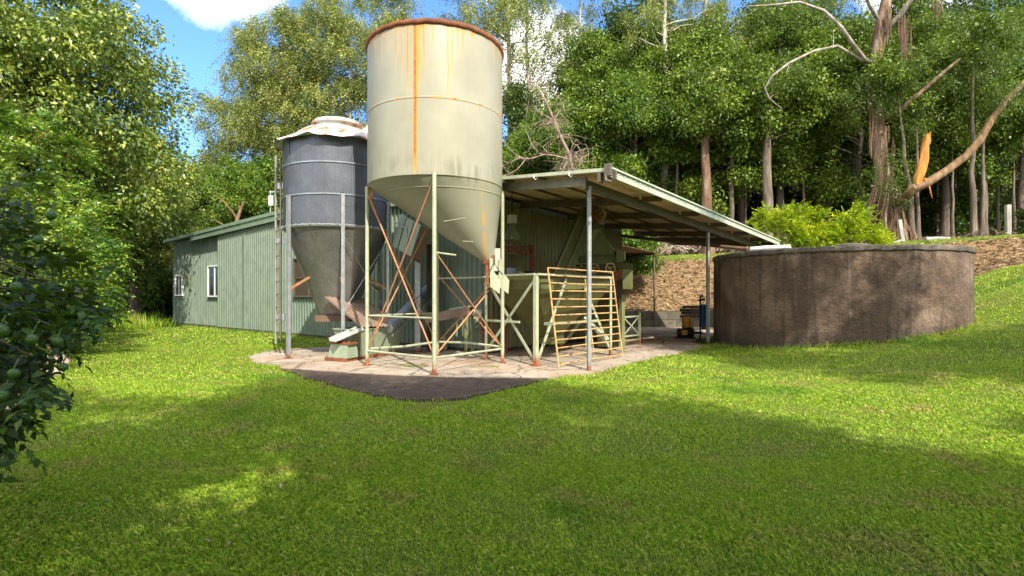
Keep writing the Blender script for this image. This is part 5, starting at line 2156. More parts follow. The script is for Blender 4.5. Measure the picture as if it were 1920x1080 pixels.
mb = MB()
tp_ = [gx0 - ZV * .3] + poly([(1660, 405), (1655, 330), (1648, 260), (1640, 195), (1640, 130), (1650, 60), (1664, -10), (1690, -120)], 30)
mb.tube(tp_, [1.0, .55, .42, .36, .34, .33, .34, .26, .15], 14)
part(mb, 'trunk', M['gumbrown'], pg, 60)
for pl_, rads in (([(1650, 70), (1690, 25), (1730, -30), (1790, -110)], (.30, .26, .2, .1)),
                  ([(1642, 122), (1622, 112), (1600, 84), (1578, 52), (1545, 20), (1500, 4), (1440, 10), (1395, 12)], (.22, .2, .19, .17, .14, .11, .08, .04)),
                  ([(1636, 130), (1615, 112), (1570, 86), (1525, 96), (1480, 118), (1448, 142), (1434, 165), (1442, 185), (1466, 204)], (.13, .14, .13, .13, .12, .10, .09, .07, .04)),
                  ([(1648, 40), (1630, 10), (1610, -40), (1600, -120)], (.2, .16, .12, .06)),
                  ([(1655, 225), (1690, 205), (1730, 170), (1770, 135), (1800, 110)], (.26, .24, .2, .14, .08)),
                  ([(1480, 118), (1476, 132), (1474, 140)], (.04, .03, .015)), ([(1442, 185), (1450, 178), (1462, 176)], (.04, .03, .012)),
                  ([(1562, 90), (1563, 70), (1562, 58)], (.04, .03, .015))):
    mb = MB()
    dd_ = [30.0, 29.0, 28.5] + [28.2] * 9 if rads[0] > .1 else [28.2] * 9
    mb.tube([at(x, y, d_) for (x, y), d_ in zip(pl_, dd_)], [q * .54 for q in rads], 8)
    part(mb, 'limb', M['limbgrey'] if pl_[0][1] < 135 else M['gumbrown'], pg, 60)
mb = MB()
lp_ = poly([(1716, 352), (1738, 343), (1775, 320), (1812, 292), (1838, 262), (1860, 222), (1890, 185), (1925, 150), (1960, 130)], 28.0)
mb.tube([tp_[1] + Vector((.2, -.3, .6)), tp_[1].lerp(lp_[0], .6)] + lp_, [.24, .24, .25, .23, .20, .19, .19, .17, .15, .12, .08], 10)
part(mb, 'torn_limb', M['limb'], pg, 60)
mb = MB()
st_ = poly([(1719, 352), (1722, 338), (1727, 318), (1732, 298), (1734, 278), (1737, 262)], 28.0)
sr_ = [.12, .24, .22, .20, .185, .19]
rings = []
for p_, r_s in zip(st_, sr_):
    rings.append([p_ + Vector((math.cos(2 * math.pi * k / 11) * r_s * (1 + .14 * rng.normal()), math.sin(2 * math.pi * k / 11) * r_s, .05 * rng.normal())) for k in range(11)])
rings.append([p + Vector((0, 0, .06 + .13 * abs(rng.normal()))) for p in rings[-1]])
mb.loft(rings, True, True, True)
mb.tube(poly([(1733, 335), (1742, 350), (1748, 372)], 27.9), [.09, .05, .01], 6)
mb.tube(poly([(1728, 318), (1738, 306), (1741, 290)], 27.86), [.05, .06, .01], 5)
part(mb, 'split_stub', M['heart'], pg, 40)
# hanging bark strips
for (x, y, ln, n_) in ((1696, 22, 90, 7), (1703, 30, 110, 5), (1664, 15, 60, 5), (1642, 205, 90, 6), (1652, 30, 40, 4), (1662, 240, 60, 4), (1757, 0, 38, 3), (1768, 0, 45, 2), (1676, 265, 100, 4)):
    mb = MB()
    for i in range(n_):
        x0 = x + rng.normal() * 5
        y0 = y + rng.normal() * 5
        l_ = ln * rng.uniform(.5, 1.1)
        pts_ = poly([(x0 + rng.normal() * 1.2, y0 + l_ * t + 0, (rng.normal() * .05,)[0]) if False else (x0 + rng.normal() * 1.2, y0 + l_ * t) for t in (0, .35, .7, 1.0)], 29.3 + rng.normal() * .1)
        mb.tube(pts_, [.035, .05, .04, .01], 4)
    part(mb, 'bark_strip', M['gumbrown'], pg, 60)
# shaggy skirt of shed bark at the foot
mb = MB()
for i in range(150):
    a_ = rng.uniform(0, 2 * math.pi)
    r_b = rng.uniform(.8, 1.6)
    h_ = rng.uniform(1.2, 3.6)
    p = gx0 + Vector((math.cos(a_) * r_b, math.sin(a_) * r_b, .0))
    q = gx0 + Vector((math.cos(a_ + .2) * r_b * .5, math.sin(a_ + .2) * r_b * .5, h_))
    mb.tube([p, p.lerp(q, .5) + Vector((rng.normal() * .12, rng.normal() * .12, 0)), q], [.03, .05, .015], 4)
part(mb, 'bark_skirt', M['gumbrown'], pg, 60)
cl_ = []
for x, y, d, r in ((1500, 8, 29.5, .9), (1450, 20, 29.5, .9), (1420, 5, 29.5, .8), (1560, -10, 29, 1.2), (1620, -30, 29, 1.3), (1720, -10, 29, 1.2), (1790, 20, 29, 1.2),
                   (1860, 30, 28, 1.4), (1905, 60, 28, 1.3), (1850, 90, 28, 1.0), (1880, 120, 27.5, 1.2), (1820, 110, 28.5, 1.0), (1910, 170, 27.5, 1.1), (1860, 180, 27.6, .9), (1500, 120, 29.2, .6), (1470, 100, 29.2, .6),
                   (1455, 150, 29.2, .5), (1680, 160, 29.2, .9), (1710, 120, 29.2, .9), (1640, 150, 29, .6), (1700, 235, 29, .7), (1665, 290, 28.8, .7), (1760, 150, 28.7, .9), (1650, 165, 29, .6), (1630, 190, 28.9, .6), (1668, 200, 28.9, .8), (1690, 330, 28.7, .6), (1660, 345, 28.8, .6), (1640, 320, 28.8, .5), (1685, 370, 28.7, .5), (1720, 200, 28.9, .7), (1615, 140, 29, .6), (1590, 170, 29.2, .6), (1740, 90, 28.9, .9)):
    cl_.append((np.array(at(x, y, d) - gx0), r))
V = []
for c, r in cl_:
    m = int(52 * r)
    O = c + rnd_dir(rng, m) * r * np.array([1, 1, .6]) * rng.random((m, 1)) ** .4
    D = rnd_dir(rng, m) * np.array([1, 1, .4]) + np.array([0, 0, -.4])
    V.append(twig_leaves(rng, O, D, rng.uniform(.5, 1.0, m), 10, .2, .026, .9, .4))
mesh_part('crown', np_mesh('crown', np.concatenate(V), 4, leafmat('blue_green_gum_leaves', [(.02, .05, .012), (.05, .10, .02), (.09, .15, .03), (.15, .20, .05)], .3, .42)), pg)

# -- dead fallen tree behind the canopy
dt = thing('dead_tree', at(1078, 318, 28.0), 'bare dead fallen tree with tangled twigs behind the canopy roof', 'tree')
rng = np.random.default_rng(61)
mb = MB()
D_ = 27.5
main_ = poly([(1074, 318), (1068, 290), (1052, 258), (1040, 228), (1028, 200), (1016, 178), (1004, 160), (984, 146)], D_)
mb.tube(main_, [.095, .085, .075, .068, .06, .05, .035, .02], 7)
brs = [[(1070, 300), (1040, 292), (1020, 290), (995, 298), (976, 296), (960, 284), (948, 270), (938, 260)],
       [(976, 296), (955, 305), (943, 312)], [(985, 300), (970, 318), (950, 328), (936, 332)], [(1012, 288), (1000, 276), (992, 258), (984, 240)],
       [(1028, 288), (1018, 276), (1004, 266)], [(1038, 226), (1018, 214), (1004, 205), (990, 202)], [(1038, 226), (1048, 210), (1054, 198), (1050, 185)],
       [(1040, 231), (1030, 231), (1018, 232)], [(1050, 318), (1072, 306), (1090, 296), (1105, 288)], [(1074, 300), (1082, 285), (1098, 278), (1104, 282)],
       [(1068, 290), (1074, 270), (1066, 252)], [(1004, 160), (1010, 150), (1020, 140)], [(1052, 318), (1070, 300), (1090, 304), (1112, 302)]]
tw = []
for b_ in brs:
    p_ = poly(b_, D_)
    n_ = len(p_)
    r0_ = .05 if n_ > 4 else .032
    mb.tube(p_, [r0_ * (1 - .75 * i / (n_ - 1)) for i in range(n_)], 6)
    tw += p_
for i in range(260):
    p = random.choice(tw[8:] + main_[:4] * 5)
    v = Vector((rng.normal(), rng.normal() * .8, rng.normal() * .8 - .2)) * .55
    mb.tube([p, p + v * .5 + Vector((0, 0, .12)), p + v + Vector((0, 0, -.1))], [.016, .011, .004], 4, False)
part(mb, 'branches', barkmat('old_dead_branch', (.10, .065, .05), (.24, .17, .13), (.42, .34, .27), 3), dt, 60)

# pale forked bare trunk behind the shed roof
ft = thing('bare_tree', at(443, 425, 34), 'pale forked bare trunk showing above the shed roof on the left', 'tree')
mb = MB()
g_ = at(443, 420, 34)
mb.tube([Vector((g_.x, g_.y, -.1)), g_, at(446, 408, 34), at(452, 390, 34), at(458, 378, 34)], [.16, .14, .12, .09, .04], 8)
mb.tube(poly([(444, 410), (436, 398), (420, 378), (404, 366)], 34), [.08, .07, .05, .025], 6)
mb.tube(poly([(452, 390), (446, 384)], 34), [.05, .02], 6)
mb.tube(poly([(430, 428), (412, 418), (398, 410)], 34), [.06, .05, .03], 6)
part(mb, 'trunk', M['limb'], ft, 60)

# -- big olive tree and shrubs on the left
rng = np.random.default_rng(71)
o0 = Vector((-19.0, 22.5, 0))
cl_ = ell_clumps(rng, 170, 4.9, 6.4, 9.6, .6, 1.25, .2, .35)
V = crown_leaves(rng, cl_, 85000, .19, .052, .45, .5)
og_ = tree_proto('broadleaf_tree', 'tree', trunk_mesh(rng, 14, .36, cl_, .3, (0, 0), 10, .3, 1.4), M['bark'], V, M['lf_olive'], 'big dense olive green tree filling the top left corner')
OLV = Grove(og_)
OG = 'dense olive green trees along the left side'
OLV.put(o0, 0.4, 1.0, 'big dense olive green tree filling the top left corner', OG)
OLV.put(Vector((-22.3, 31.5, 0)), 2.4, .74, 'smaller olive green tree right of the big one, against the blue sky', OG)
OLV.put(Vector((-20.5, 17.0, 0)), 4.4, .85, 'olive green tree at the far left edge behind the flowering shrubs', OG)


def twig_bush(seed, h, rx, n, L, W, nl, ln, droop, lm, name, label, cat, bm_='palebark', flowers=0, z0=.2):
    rng = np.random.default_rng(seed)
    root = thing(name, (0, 0, 0), label, cat)
    d = rnd_dir(rng, n)
    d[:, 2] = np.abs(d[:, 2]) * 1.0
    f = (.35 + .65 * rng.random((n, 1)) ** .5)
    lump = 1 + .22 * np.sin(d[:, :1] * 5 + seed) * np.cos(d[:, 1:2] * 4 + d[:, 2:3] * 6)
    nc = max(14, n // 17)
    dc = rnd_dir(rng, nc)
    zc = z0 + rng.random(nc) ** .9 * (h - z0 - .3)
    ta = np.sqrt(np.clip(1 - ((zc - h * .45) / (h * .58)) ** 2, .03, 1))
    rc_ = rx * ta * (.45 + .55 * rng.random(nc) ** .45)
    xy = dc[:, :2] / np.maximum(np.linalg.norm(dc[:, :2], axis=1, keepdims=True), 1e-3) * rc_[:, None]
    C = np.concatenate([xy, zc[:, None]], axis=1)
    ci = rng.integers(0, nc, n)
    O = C[ci] + rng.normal(size=(n, 3)) * .15 * ln
    od = np.concatenate([C[:, :2] / rx, (C[:, 2:3] - h * .4) / h], axis=1)
    od = norm(od + rng.normal(size=(nc, 3)) * .25 + np.array([0, 0, .3]))
    out = od[ci] + rng.normal(size=(n, 3)) * .55
    lens = rng.uniform(.6, 1.2, n) * ln
    V = twig_leaves(rng, O, out, lens, nl, L, W, droop)
    mb = MB()
    for i in range(0, nc, 3):
        e = Vector(C[i])
        s0 = Vector((rng.normal() * .12, rng.normal() * .12, -.2))
        mb.tube([s0, Vector((e.x * .35, e.y * .35, e.z * .6)), e, e + Vector(od[i]) * ln * .8], [.02 * h / 4, .016, .010, .005], 5, False)
    part(mb, 'stems', M[bm_], root, 60)
    mesh_part('foliage', np_mesh('foliage', V, 4, M[lm]), root)
    for q in range(flowers):
        i = int(rng.integers(0, n))
        while O[i, 2] < h * .45:
            i = int(rng.integers(0, n))
        c = O[i] + out[i] / np.linalg.norm(out[i]) * lens[i]
        m = 90
        P = c + rng.normal(size=(m, 3)) * np.array([.16, .16, .10])
        Vf = leaf_verts(P, rng.normal(size=(m, 3)) + np.array([0, 0, .5]), rng.normal(size=(m, 3)), rng.uniform(.04, .07, m), rng.uniform(.012, .02, m))
        mesh_part('seed_head', np_mesh('seed_head', Vf, 4, M['flower']), root)  # one orange seed head made of small loose flakes
    return Grove(root)


SH1 = twig_bush(81, 6.6, 2.5, 1450, .17, .040, 12, .9, .5, 'lf_shrub', 'flowering_shrub', 'shrub', 'shrub', flowers=9)
SH2 = twig_bush(82, 4.6, 2.2, 1050, .13, .036, 11, .65, .4, 'lf_shrub', 'leafy_shrub', 'shrub', 'shrub', flowers=0)
HG = 'yellow green shrubs along the left side of the lawn'
SH1.put(Vector((-15.5, 15.8, 0)), .2, 1.08, 'tall yellow green shrub with orange seed heads below the big olive tree', HG)
SH1.put(Vector((-18.9, 20.8, 0)), 2.1, .92, 'tall glossy shrub with seed heads on the right, nearest the open lawn gap', HG)
SH1.put(Vector((-12.6, 11.4, 0)), 4.0, .92, 'flowering shrub at the left edge behind the dark citrus tree', HG)
SH2.put(Vector((-12.4, 13.0, 0)), 1.1, 1.0, 'yellow leafed shrub low beside the stone edging, behind the citrus', HG)
SH2.put(Vector((-16.2, 17.6, 0)), 3.1, .95, 'yellow green shrub at the lawn edge below the tall flowering shrubs', HG)
SH2.put(Vector((-20.2, 23.8, 0)), 5.1, 1.0, 'leafy green shrub near the small sapling at the far lawn edge', HG)
SH2.put(Vector((-26.0, 30.5, 0)), .1, 1.15, 'dark leafy shrub behind the small sapling', HG)
SH2.put(Vector((-10.4, 9.8, 0)), 2.6, .70, 'small shrub hidden close behind the citrus foliage', HG)

# lime shrubs behind the tank
LS = twig_bush(85, 3.7, 1.5, 900, .15, .042, 13, .75, .38, 'lf_frond', 'lime_shrub', 'shrub', 'lime', z0=1.0)
LSG = 'lime green shrubs behind the tank'
LS.put(Vector((13.6, 22.4, 1.45)), .4, (1.12, 1.0, 1.0), 'broad lime green feathery shrub behind the tank rim', LSG)
LS.put(Vector((11.5, 22.6, 1.6)), 2.4, (.85, .85, 1.0), 'narrower lime shrub at the low end of the canopy roof', LSG)
LS.put(Vector((15.3, 22.8, 1.4)), 4.4, (.7, .7, .78), 'small lime shrub at the right of the lime group, by the gum foot', LSG)

# sapling and tall grass on the far left
sp = thing('sapling', gp(263, 601), 'small bright green sapling on a thin stem at the far lawn edge', 'sapling')
rng = np.random.default_rng(91)
mb = MB()
s0 = Vector(sp.location)
mb.tube([s0 - ZV * .05, s0 + Vector((.03, 0, .9)), s0 + Vector((0, 0, 1.9))], [.04, .03, .02], 6)
for i in range(9):
    a_ = i * 2.4
    mb.tube([s0 + ZV * (.9 + i * .11), s0 + Vector((math.cos(a_) * .5, math.sin(a_) * .5, 1.25 + i * .11))], [.015, .006], 5)
part(mb, 'stem', M['palebark'], sp, 60)
cl_ = [(np.array([math.cos(i * 2.4) * .55, math.sin(i * 2.4) * .55, 1.2 + i * .11]), .33) for i in range(10)]
mesh_part('foliage', np_mesh('foliage', crown_leaves(rng, cl_, 500, .24, .085, .7, .5), 4, M['lf_shrub']), sp)
tg = thing('grass_clump', gp(212, 618), 'clump of long unmown grass beside the sapling at the left lawn edge', 'grass clump')
n = 1400
O = rng.normal(size=(n, 3)) * np.array([.9, .7, 0])
D = rng.normal(size=(n, 3)) * .35 + np.array([0, 0, 1])
mesh_part('blades', np_mesh('blades', leaf_verts(O, D, rng.normal(size=(n, 3)), rng.uniform(.4, .95, n), rng.uniform(.010, .02, n)), 4, M['grass']), tg)

# stone edging on the left
for i, (x, y, s_) in enumerate(((104, 682, .5), (112, 664, .42), (96, 703, .34), (30, 772, .30), (120, 648, .4))):
    g_ = gp(x, y)
    mb = MB()
    rng = np.random.default_rng(100 + i)
    pr = []
    for (rr2, z) in ((.9, -.1), (1, .05), (.85, .16), (.45, .2)):
        pr.append((rr2, z))
    rings = []
    for rr2, z in pr:
        rings.append([g_ + Vector((math.cos(2 * math.pi * k / 9) * s_ * .6 * rr2 * (1 + .15 * math.sin(k * 2.1 + i)), math.sin(2 * math.pi * k / 9) * s_ * .4 * rr2 * (1 + .15 * math.cos(k * 1.7 + i)), z * s_ * 2 + .02 * math.sin(k * 1.3))) for k in range(9)])
    mb.loft(rings, True, True, True)
    single(mb, 'edging_stone', M['edge'] if 'edge' in M else M.setdefault('edge', barkmat('pinkish_edging_stone', (.22, .15, .11), (.38, .28, .22), (.5, .40, .33), 5, (1, 1, 1))), g_,
           ['flat pinkish edging stone at the soil edge, the largest of the left group', 'pinkish edging stone third from the camera along the left soil edge',
            'small pinkish edging stone just in front of the largest one', 'nearest pinkish stone on bare soil under the citrus',
            'farthest pinkish edging stone along the left soil edge'][i], 'stone', 'edging stones along the left soil bed', smooth=50)

# -- citrus tree close on the left
ct = thing('citrus_tree', (-4.35, 3.6, 0), 'dark glossy citrus tree with green fruit cut by the left edge', 'tree')
rng = np.random.default_rng(111)
cO = Vector(ct.location)
mb = MB()
mb.tube([cO - ZV * .1, cO + Vector((.05, 0, .5)), cO + Vector((.1, -.05, 1.1)), cO + Vector((.1, 0, 1.8))], [.07, .06, .045, .025], 9)
tips = []


def crown_edge(v):                      # how far the crown reaches towards the lawn at each height
    return float(np.interp(v, [.3, .6, .95, 1.25, 1.7, 2.1, 2.6], [-3.55, -3.25, -3.15, -2.85, -2.75, -3.0, -3.2]))


for i in range(90):
    a_ = rng.uniform(0, 2 * math.pi)
    zz = rng.uniform(.75, 2.5)
    rr2 = 1.02 * math.sqrt(max(.05, 1 - ((zz - 1.55) / 1.1) ** 2)) * rng.uniform(.6, 1.0)
    e = cO + Vector((math.cos(a_) * rr2, math.sin(a_) * rr2, zz))
    if e.x > crown_edge(e.z):
        continue
    s0 = cO + Vector((.1, 0, min(1.7, .5 + .55 * zz)))
    tips.append(e)
    mb.tube([s0, s0.lerp(e, .5) + Vector((0, 0, .12)), e], [.010, .007, .004], 5, False)
extra = [(205, 575, 5.5), (196, 560, 5.6), (180, 600, 5.2), (92, 762, 4.5), (60, 800, 4.4), (78, 770, 4.45), (40, 830, 4.3), (100, 748, 4.6), (150, 625, 5.0), (130, 690, 4.9), (20, 820, 4.3), (0, 800, 4.3)]
for x, y, d in extra:
    e = at(x - 55, y - 15, d * .65)
    s0 = cO + Vector((.3, -.1, max(.6, e.z + .2)))
    tips.append(e)
    mb.tube([s0, s0.lerp(e, .5) + Vector((0, 0, .12)), e], [.010, .007, .004], 5, False)
part(mb, 'trunk', M['bark'], ct, 60)
T = np.array([tuple(t - cO) for t in tips])
m = 1150
pick = rng.integers(0, len(T), m)
O = T[pick] + rng.normal(size=(m, 3)) * .13
cen = np.array([.1, 0, 1.5])
inner = rng.random(m) < .35
O[inner] = cen + (O[inner] - cen) * rng.uniform(.45, .85, (int(inner.sum()), 1))
lim = np.array([crown_edge(z) for z in O[:, 2]]) - cO.x
O[:, 0] = np.minimum(O[:, 0], lim - .05 - .25 * rng.random(m))
D = norm(O - cen) + rng.normal(size=(m, 3)) * .5
V = twig_leaves(rng, O, D, rng.uniform(.14, .28, m), 9, .11, .027, .35, .45)
Oe = np.array([tuple(at(x - 55, y - 15, d * .65) - cO) for x, y, d in extra])
Oe = np.repeat(Oe, 5, axis=0) + rng.normal(size=(len(extra) * 5, 3)) * .05
V2 = twig_leaves(rng, Oe, np.tile(np.array([.5, -.2, -.5]), (len(Oe), 1)) + rng.normal(size=Oe.shape) * .5, rng.uniform(.12, .24, len(Oe)), 8, .105, .024, .3, .4)
mesh_part('foliage', np_mesh('foliage', np.concatenate([V, V2]), 4, M['lf_citrus']), ct)
for (x, y, d, r_f) in ((48, 756, 4.35, .036), (6, 742, 4.4, .04), (108, 640, 4.8, .034), (60, 636, 4.6, .036), (2, 620, 4.5, .045), (72, 450, 4.9, .032), (26, 700, 4.4, .034), (118, 688, 4.8, .03), (30, 538, 4.6, .036), (96, 404, 5.0, .034)):
    c0 = at(x, y, d * .65)
    r_f *= .85
    mb = MB()
    mb.lathe([(.004, -r_f), (r_f * .55, -r_f * .86), (r_f * .9, -r_f * .45), (r_f, 0), (r_f * .9, r_f * .45), (r_f * .55, r_f * .84), (.006, r_f * .95)], c0, 14, True, True)
    mb.tube([c0 + ZV * r_f * .9, c0 + Vector((.01, .02, r_f + .05))], .004, 5)
    part(mb, 'fruit', M['fruit'], ct, 60)

# -- trees behind the viewer that shade the lawn
HGB = 'tall trees behind the viewer shading the lawn'
for i, (x, y, sc, k) in enumerate(((-10.6, -3.4, .96, 3), (-6.5, -4.4, 1.0, 0), (-2.4, -3.0, .98, 3), (1.9, -3.2, .97, 1), (5.4, -4.6, 1.16, 3), (8.2, -7.6, 1.08, 1), (12.4, -6.2, 1.0, 0), (14.6, -3.4, 1.05, 3), (18.5, -3.0, 1.2, 1))):
    FOREST[k].put(Vector((x, y, tz(x, y))), i * 1.7, sc, 'tall dense tree behind the viewer whose shadow falls on the lawn', HGB)
FOREST[1].put(Vector((12.0, 3.0, tz(12.0, 3.0))), 1.2, (.78, .78, 1.22), 'tall tree right of the lawn, outside the picture, shading the tank', HGB)
FOREST[0].put(Vector((17.4, 1.0, tz(17.4, 1.0))), 3.2, (1.0, 1.0, .98), 'tall tree right of the lawn, outside the picture, shading the tank', HGB)

# -- distant wood
rng = np.random.default_rng(121)
n = 46000
X = rng.uniform(-75, 95, n)
Y = rng.uniform(68, 84, n)
topz = 13 + 3.5 * np.sin(X * .23) + 2.5 * np.sin(X * .61 + 2) + np.clip(X, 0, 60) * .16
Zb = np.array(terr(X, Y))
P = np.stack([X, Y, Zb + rng.random(n) ** .9 * topz], axis=1)
V = leaf_verts(P, rng.normal(size=(n, 3)) + np.array([0, 0, -.3]), rng.normal(size=(n, 3)) + np.array([0, -.6, .5]), rng.uniform(.5, 1.1, n), rng.uniform(.18, .36, n))
dw = bpy.data.objects.new('distant_wood', np_mesh('distant_wood', V, 4, M['lf_dark']))
COL.objects.link(dw)
tag(dw, 'dark mass of distant forest behind the trees', 'wood', kind='stuff')

# ------------------------------------------------------------------ fence posts, logs, litter
FPG = 'old grey fence posts along the forest edge'
for i, (px, y0, y1, d, w, lean, lb) in enumerate((
        (1890, 384, 437, 27.6, .22, 0, 'square grey fence post upright near the right edge'),
        (1694, 412, 449, 27.5, .18, .20, 'tilted grey fence post at the foot of the shaggy gum'),
        (1283, 449, 484, 32.5, .18, .10, 'grey fence post leaning on the bank, seen under the canopy'),
        (1217, 440, 464, 33.5, .34, 0, 'wide pale post left of the leaning one, seen under the canopy'),
        (1366, 452, 464, 33.0, .20, 0, 'pale post right of the leaning one, just below the canopy rafters'))):
    t_ = at(px - (8 if lean else 0), y0, d)
    b_ = at(px, y1, d)
    b_.z = min(b_.z, tz(b_.x, b_.y)) - .25
    mb = MB()
    mb.bar(b_, t_, w, w * .75, (0, 1, 0))
    single(mb, 'fence_post', M['greywood'], Vector((b_.x, b_.y, b_.z)), lb, 'post', FPG)
for i, (x0, x1, d, r, lb) in enumerate(((1735, 1780, 27.4, .10, 'short grey log lying on the grass strip right of the tilted post'),
                                        (1655, 1690, 27.2, .08, 'thin grey log lying at the foot of the tilted post'))):
    a, b = spot(x0, d), spot(x1, d + .3)
    mb = MB()
    mb.tube([a + ZV * .12, (a + b) / 2 + ZV * .14, b + ZV * .12], [r, r * .95, r * .8], 8)
    single(mb, 'log', M['greywood'], a, lb, 'log', 'grey logs along the grass strip')


def strew(seed, n, xr, yr, keep, L, W, lift, name, label, cols, tilt=.25):
    rng = np.random.default_rng(seed)
    X = rng.uniform(xr[0], xr[1], n)
    Y = rng.uniform(yr[0], yr[1], n)
    k = keep(X, Y, rng)
    X, Y = X[k], Y[k]
    m = len(X)
    P = np.stack([X, Y, np.array(terr(X, Y)) + lift * rng.random(m)], axis=1)
    a = rng.uniform(0, 2 * math.pi, m)
    D = np.stack([np.cos(a), np.sin(a), rng.normal(size=m) * tilt + .1], axis=1)
    N = np.tile(np.array([0, -.3, 1.0]), (m, 1)) + rng.normal(size=(m, 3)) * .4
    s = rng.uniform(.5, 1.4, m)
    V = leaf_verts(P, D, N, L * s, W * s, .2)
    mt = leafmat(name, cols, .05, .8, .2, 1.0)
    o = bpy.data.objects.new(name, np_mesh(name, V, 4, mt))
    COL.objects.link(o)
    return tag(o, label, 'litter', kind='stuff')


BRK = [(.07, .043, .024), (.165, .105, .058), (.31, .21, .115), (.52, .39, .23)]
strew(131, 60000, (1, 30), (22, 33), lambda x, y, r: soil_mask(x, y) > r.random(len(x)) * .9 + .1, .22, .022, .10, 'bark_mulch', 'brown bark mulch covering the bank', BRK)
strew(132, 16000, (4, 34), (26, 40), lambda x, y, r: forest_mask(x, y) > .4, .55, .02, .22, 'forest_litter', 'fallen leaves and twigs on the forest floor',
      [(.05, .03, .018), (.12, .08, .05), (.22, .16, .10), (.36, .28, .19)], .4)
strew(133, 5000, (-24, -4.5), (3, 30), lambda x, y, r: soil_mask(x, y) > .5, .10, .02, .03, 'leaf_litter', 'dry leaves on the bare soil at the left',
      [(.10, .055, .03), (.22, .13, .07), (.40, .27, .15)])
# dry leaves and grit lying on the slab
rng = np.random.default_rng(137)
n = 1500
X = rng.uniform(-6.5, 8, n)
Y = rng.uniform(8, 25, n)
k_ = in_poly(X, Y, SLAB)
X, Y = X[k_], Y[k_]
n = len(X)
a = rng.uniform(0, 6.28, n)
V = leaf_verts(np.stack([X, Y, np.full(n, .041)], axis=1), np.stack([np.cos(a), np.sin(a), rng.uniform(0, .25, n)], axis=1),
               np.tile(np.array([0, 0, 1.0]), (n, 1)) + rng.normal(size=(n, 3)) * .3, rng.uniform(.02, .08, n), rng.uniform(.008, .02, n))
o = bpy.data.objects.new('slab_litter', np_mesh('slab_litter', V, 4, leafmat('slab_grit', [(.05, .03, .02), (.14, .09, .05), (.30, .21, .12)], .05, .8, .2)))
COL.objects.link(o)
tag(o, 'dry leaves and grit scattered over the concrete slab', 'litter', kind='stuff')
# longer grass the mower misses, along the slab, the tank foot and the shed wall
B = []
for i in range(len(SLAB)):
    p, q = SLAB[i], SLAB[(i + 1) % len(SLAB)]
    if p[1] > 17.7 or q[1] > 17.7 or (-3 < p[0] < 4 and p[1] > 14):
        continue
    L_ = math.hypot(q[0] - p[0], q[1] - p[1])
    for _ in range(int(L_ * 70)):
        t = rng.random()
        B.append((p[0] + (q[0] - p[0]) * t + rng.normal() * .05, p[1] + (q[1] - p[1]) * t + rng.normal() * .05, .045))
for _ in range(1500):
    g = rng.uniform(R(175), R(330))
    B.append((TANK.x + math.cos(g) * (TANK_R + .04 + abs(rng.normal()) * .06), TANK.y + math.sin(g) * (TANK_R + .04 + abs(rng.normal()) * .06), .10))
for _ in range(1500):
    p = kk(rng.uniform(-23, -6), -.06 - abs(rng.normal()) * .05)
    B.append((p.x, p.y, .09))
for _ in range(60):
    p = kk(3.77 + rng.normal() * .1, -1.08 + rng.normal() * .1)
B = np.array(B)
n = len(B)
P = np.stack([B[:, 0], B[:, 1], np.maximum(np.array(terr(B[:, 0], B[:, 1])), 0) - .005], axis=1)
V = leaf_verts(P, rng.normal(size=(n, 3)) * .4 + np.array([0, 0, 1.0]), rng.normal(size=(n, 3)), B[:, 2] * rng.uniform(.6, 1.9, n), rng.uniform(.004, .008, n))
o = bpy.data.objects.new('edge_grass', np_mesh('edge_grass', V, 4, M['grass']))
COL.objects.link(o)
tag(o, 'longer unmown grass along the slab edge, tank foot and shed wall', 'grass', kind='stuff')
# stick tangle at the top of the bank
mb = MB()
rng = np.random.default_rng(141)
for i in range(520):
    x = rng.uniform(5.5, 17)
    y = rng.uniform(31.6, 35.5)
    p = Vector((x, y, tz(x, y) + rng.uniform(0, .5)))
    v = Vector((rng.normal() * .9, rng.normal() * .5, abs(rng.normal()) * .7)) * rng.uniform(.5, 1.5)
    mb.tube([p, p + v * .5 + Vector((rng.normal() * .08, 0, .06)), p + v], [.035, .026, .008], 4, False)
me_t = MB()
o = single(mb, 'stick_tangle', M['dead'], (10, 33, tz(10, 33)), 'tangle of dead sticks heaped along the top of the bank', 'brushwood', kind='stuff')
for i in range(34):
    pass

# ------------------------------------------------------------------ lawn
rng = np.random.default_rng(151)


def lawn_pts(n, y0, y1):
    y = np.sqrt(rng.uniform(y0 ** 2, y1 ** 2, n))
    x = rng.uniform(-1.12, 1.12, n) * y
    return x, y


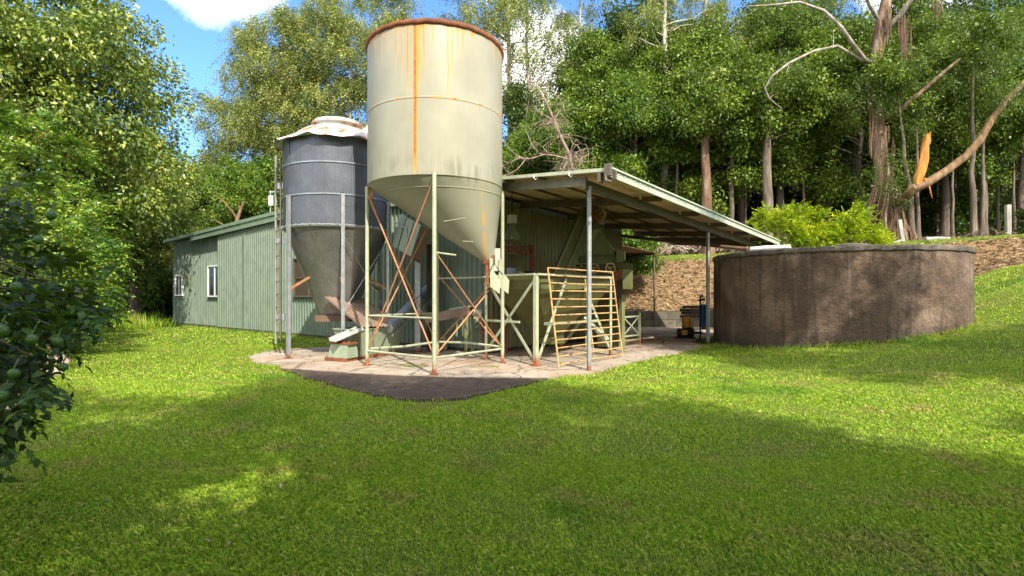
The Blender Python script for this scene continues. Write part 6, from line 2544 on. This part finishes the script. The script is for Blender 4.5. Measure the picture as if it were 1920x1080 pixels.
parts_ = []
for n, y0, y1, h, w in ((230000, 2.6, 5.5, .050, .0027), (230000, 5.5, 10, .050, .0042), (190000, 10, 17, .052, .0080), (90000, 17, 28, .07, .019), (70000, 28, 42, .08, .03)):
    x, y = lawn_pts(n, y0, y1)
    jit = rng.normal(size=(2, n)) * .055
    ok = ~in_poly(x + jit[0], y + jit[1], SLAB)
    ok &= np.hypot(x - TANK.x, y - TANK.y) > TANK_R + .03
    sm = soil_mask(x, y)
    ok &= rng.random(n) > np.clip(sm * 1.25, 0, 1)
    ok &= forest_mask(x, y) < .35
    # nothing grows inside the shed or under the canopy
    rel = np.stack([x - K0.x, y - K0.y], axis=1)
    u_ = rel @ np.array([UV.x, UV.y])
    v_ = rel @ np.array([VV.x, VV.y])
    ok &= ~((u_ < 3.6) & (u_ > -23.2) & (v_ > -.02) & (v_ < 13))
    x, y = x[ok], y[ok]
    m = len(x)
    clump = .75 + .45 * (np.sin(x * 2.3 + 1.7 * np.sin(y * 1.9)) * np.sin(y * 2.7 + 1.3 * np.sin(x * 1.6))) * .6
    hh = h * rng.uniform(.55, 1.35, m) * clump
    ww = w * rng.uniform(.7, 1.3, m)
    a = rng.uniform(0, 2 * math.pi, m)
    ln = rng.uniform(.15, 1.0, m)
    z = np.array(terr(x, y)) - .005
    b = np.stack([x, y, z], axis=1)
    side = np.stack([np.cos(a), np.sin(a), np.zeros(m)], axis=1) * ww[:, None]
    la = a + math.pi / 2 + rng.normal(size=m) * .4
    lean = np.stack([np.cos(la), np.sin(la), np.zeros(m)], axis=1) * (hh * ln)[:, None]
    mid = b + lean * .35 + np.array([0, 0, 1]) * (hh * .62)[:, None]
    tip = b + lean + np.array([0, 0, 1]) * (hh * (1 - .35 * ln))[:, None]
    parts_.append(np.stack([b - side, b + side, mid + side * .6, tip], axis=1).reshape(-1, 3))
lw = bpy.data.objects.new('lawn_grass', np_mesh('lawn_grass', np.concatenate(parts_), 4, M['grass']))
COL.objects.link(lw)
tag(lw, 'short mown green lawn grass', 'grass', kind='stuff')
# fallen leaves scattered on the lawn
n = 80
y = np.sqrt(rng.uniform(2.8 ** 2, 13 ** 2, n))
x = rng.uniform(-.9, .9, n) * y
ok = ~in_poly(x, y, SLAB)
x, y = x[ok], y[ok]
n = len(x)
P = np.stack([x, y, np.array(terr(x, y)) + .045], axis=1)
a = rng.uniform(0, 6.28, n)
V = leaf_verts(P, np.stack([np.cos(a), np.sin(a), rng.normal(size=n) * .15], axis=1), np.tile(np.array([0, 0, 1.0]), (n, 1)) + rng.normal(size=(n, 3)) * .3, rng.uniform(.03, .085, n), rng.uniform(.008, .017, n))
fl = bpy.data.objects.new('fallen_leaves', np_mesh('fallen_leaves', V, 4, leafmat('dry_fallen_leaf', [(.14, .16, .05), (.24, .20, .07), (.30, .19, .08), (.34, .30, .16)], .1, .6)))
COL.objects.link(fl)
tag(fl, 'few dry leaves scattered over the lawn', 'leaves', kind='stuff')
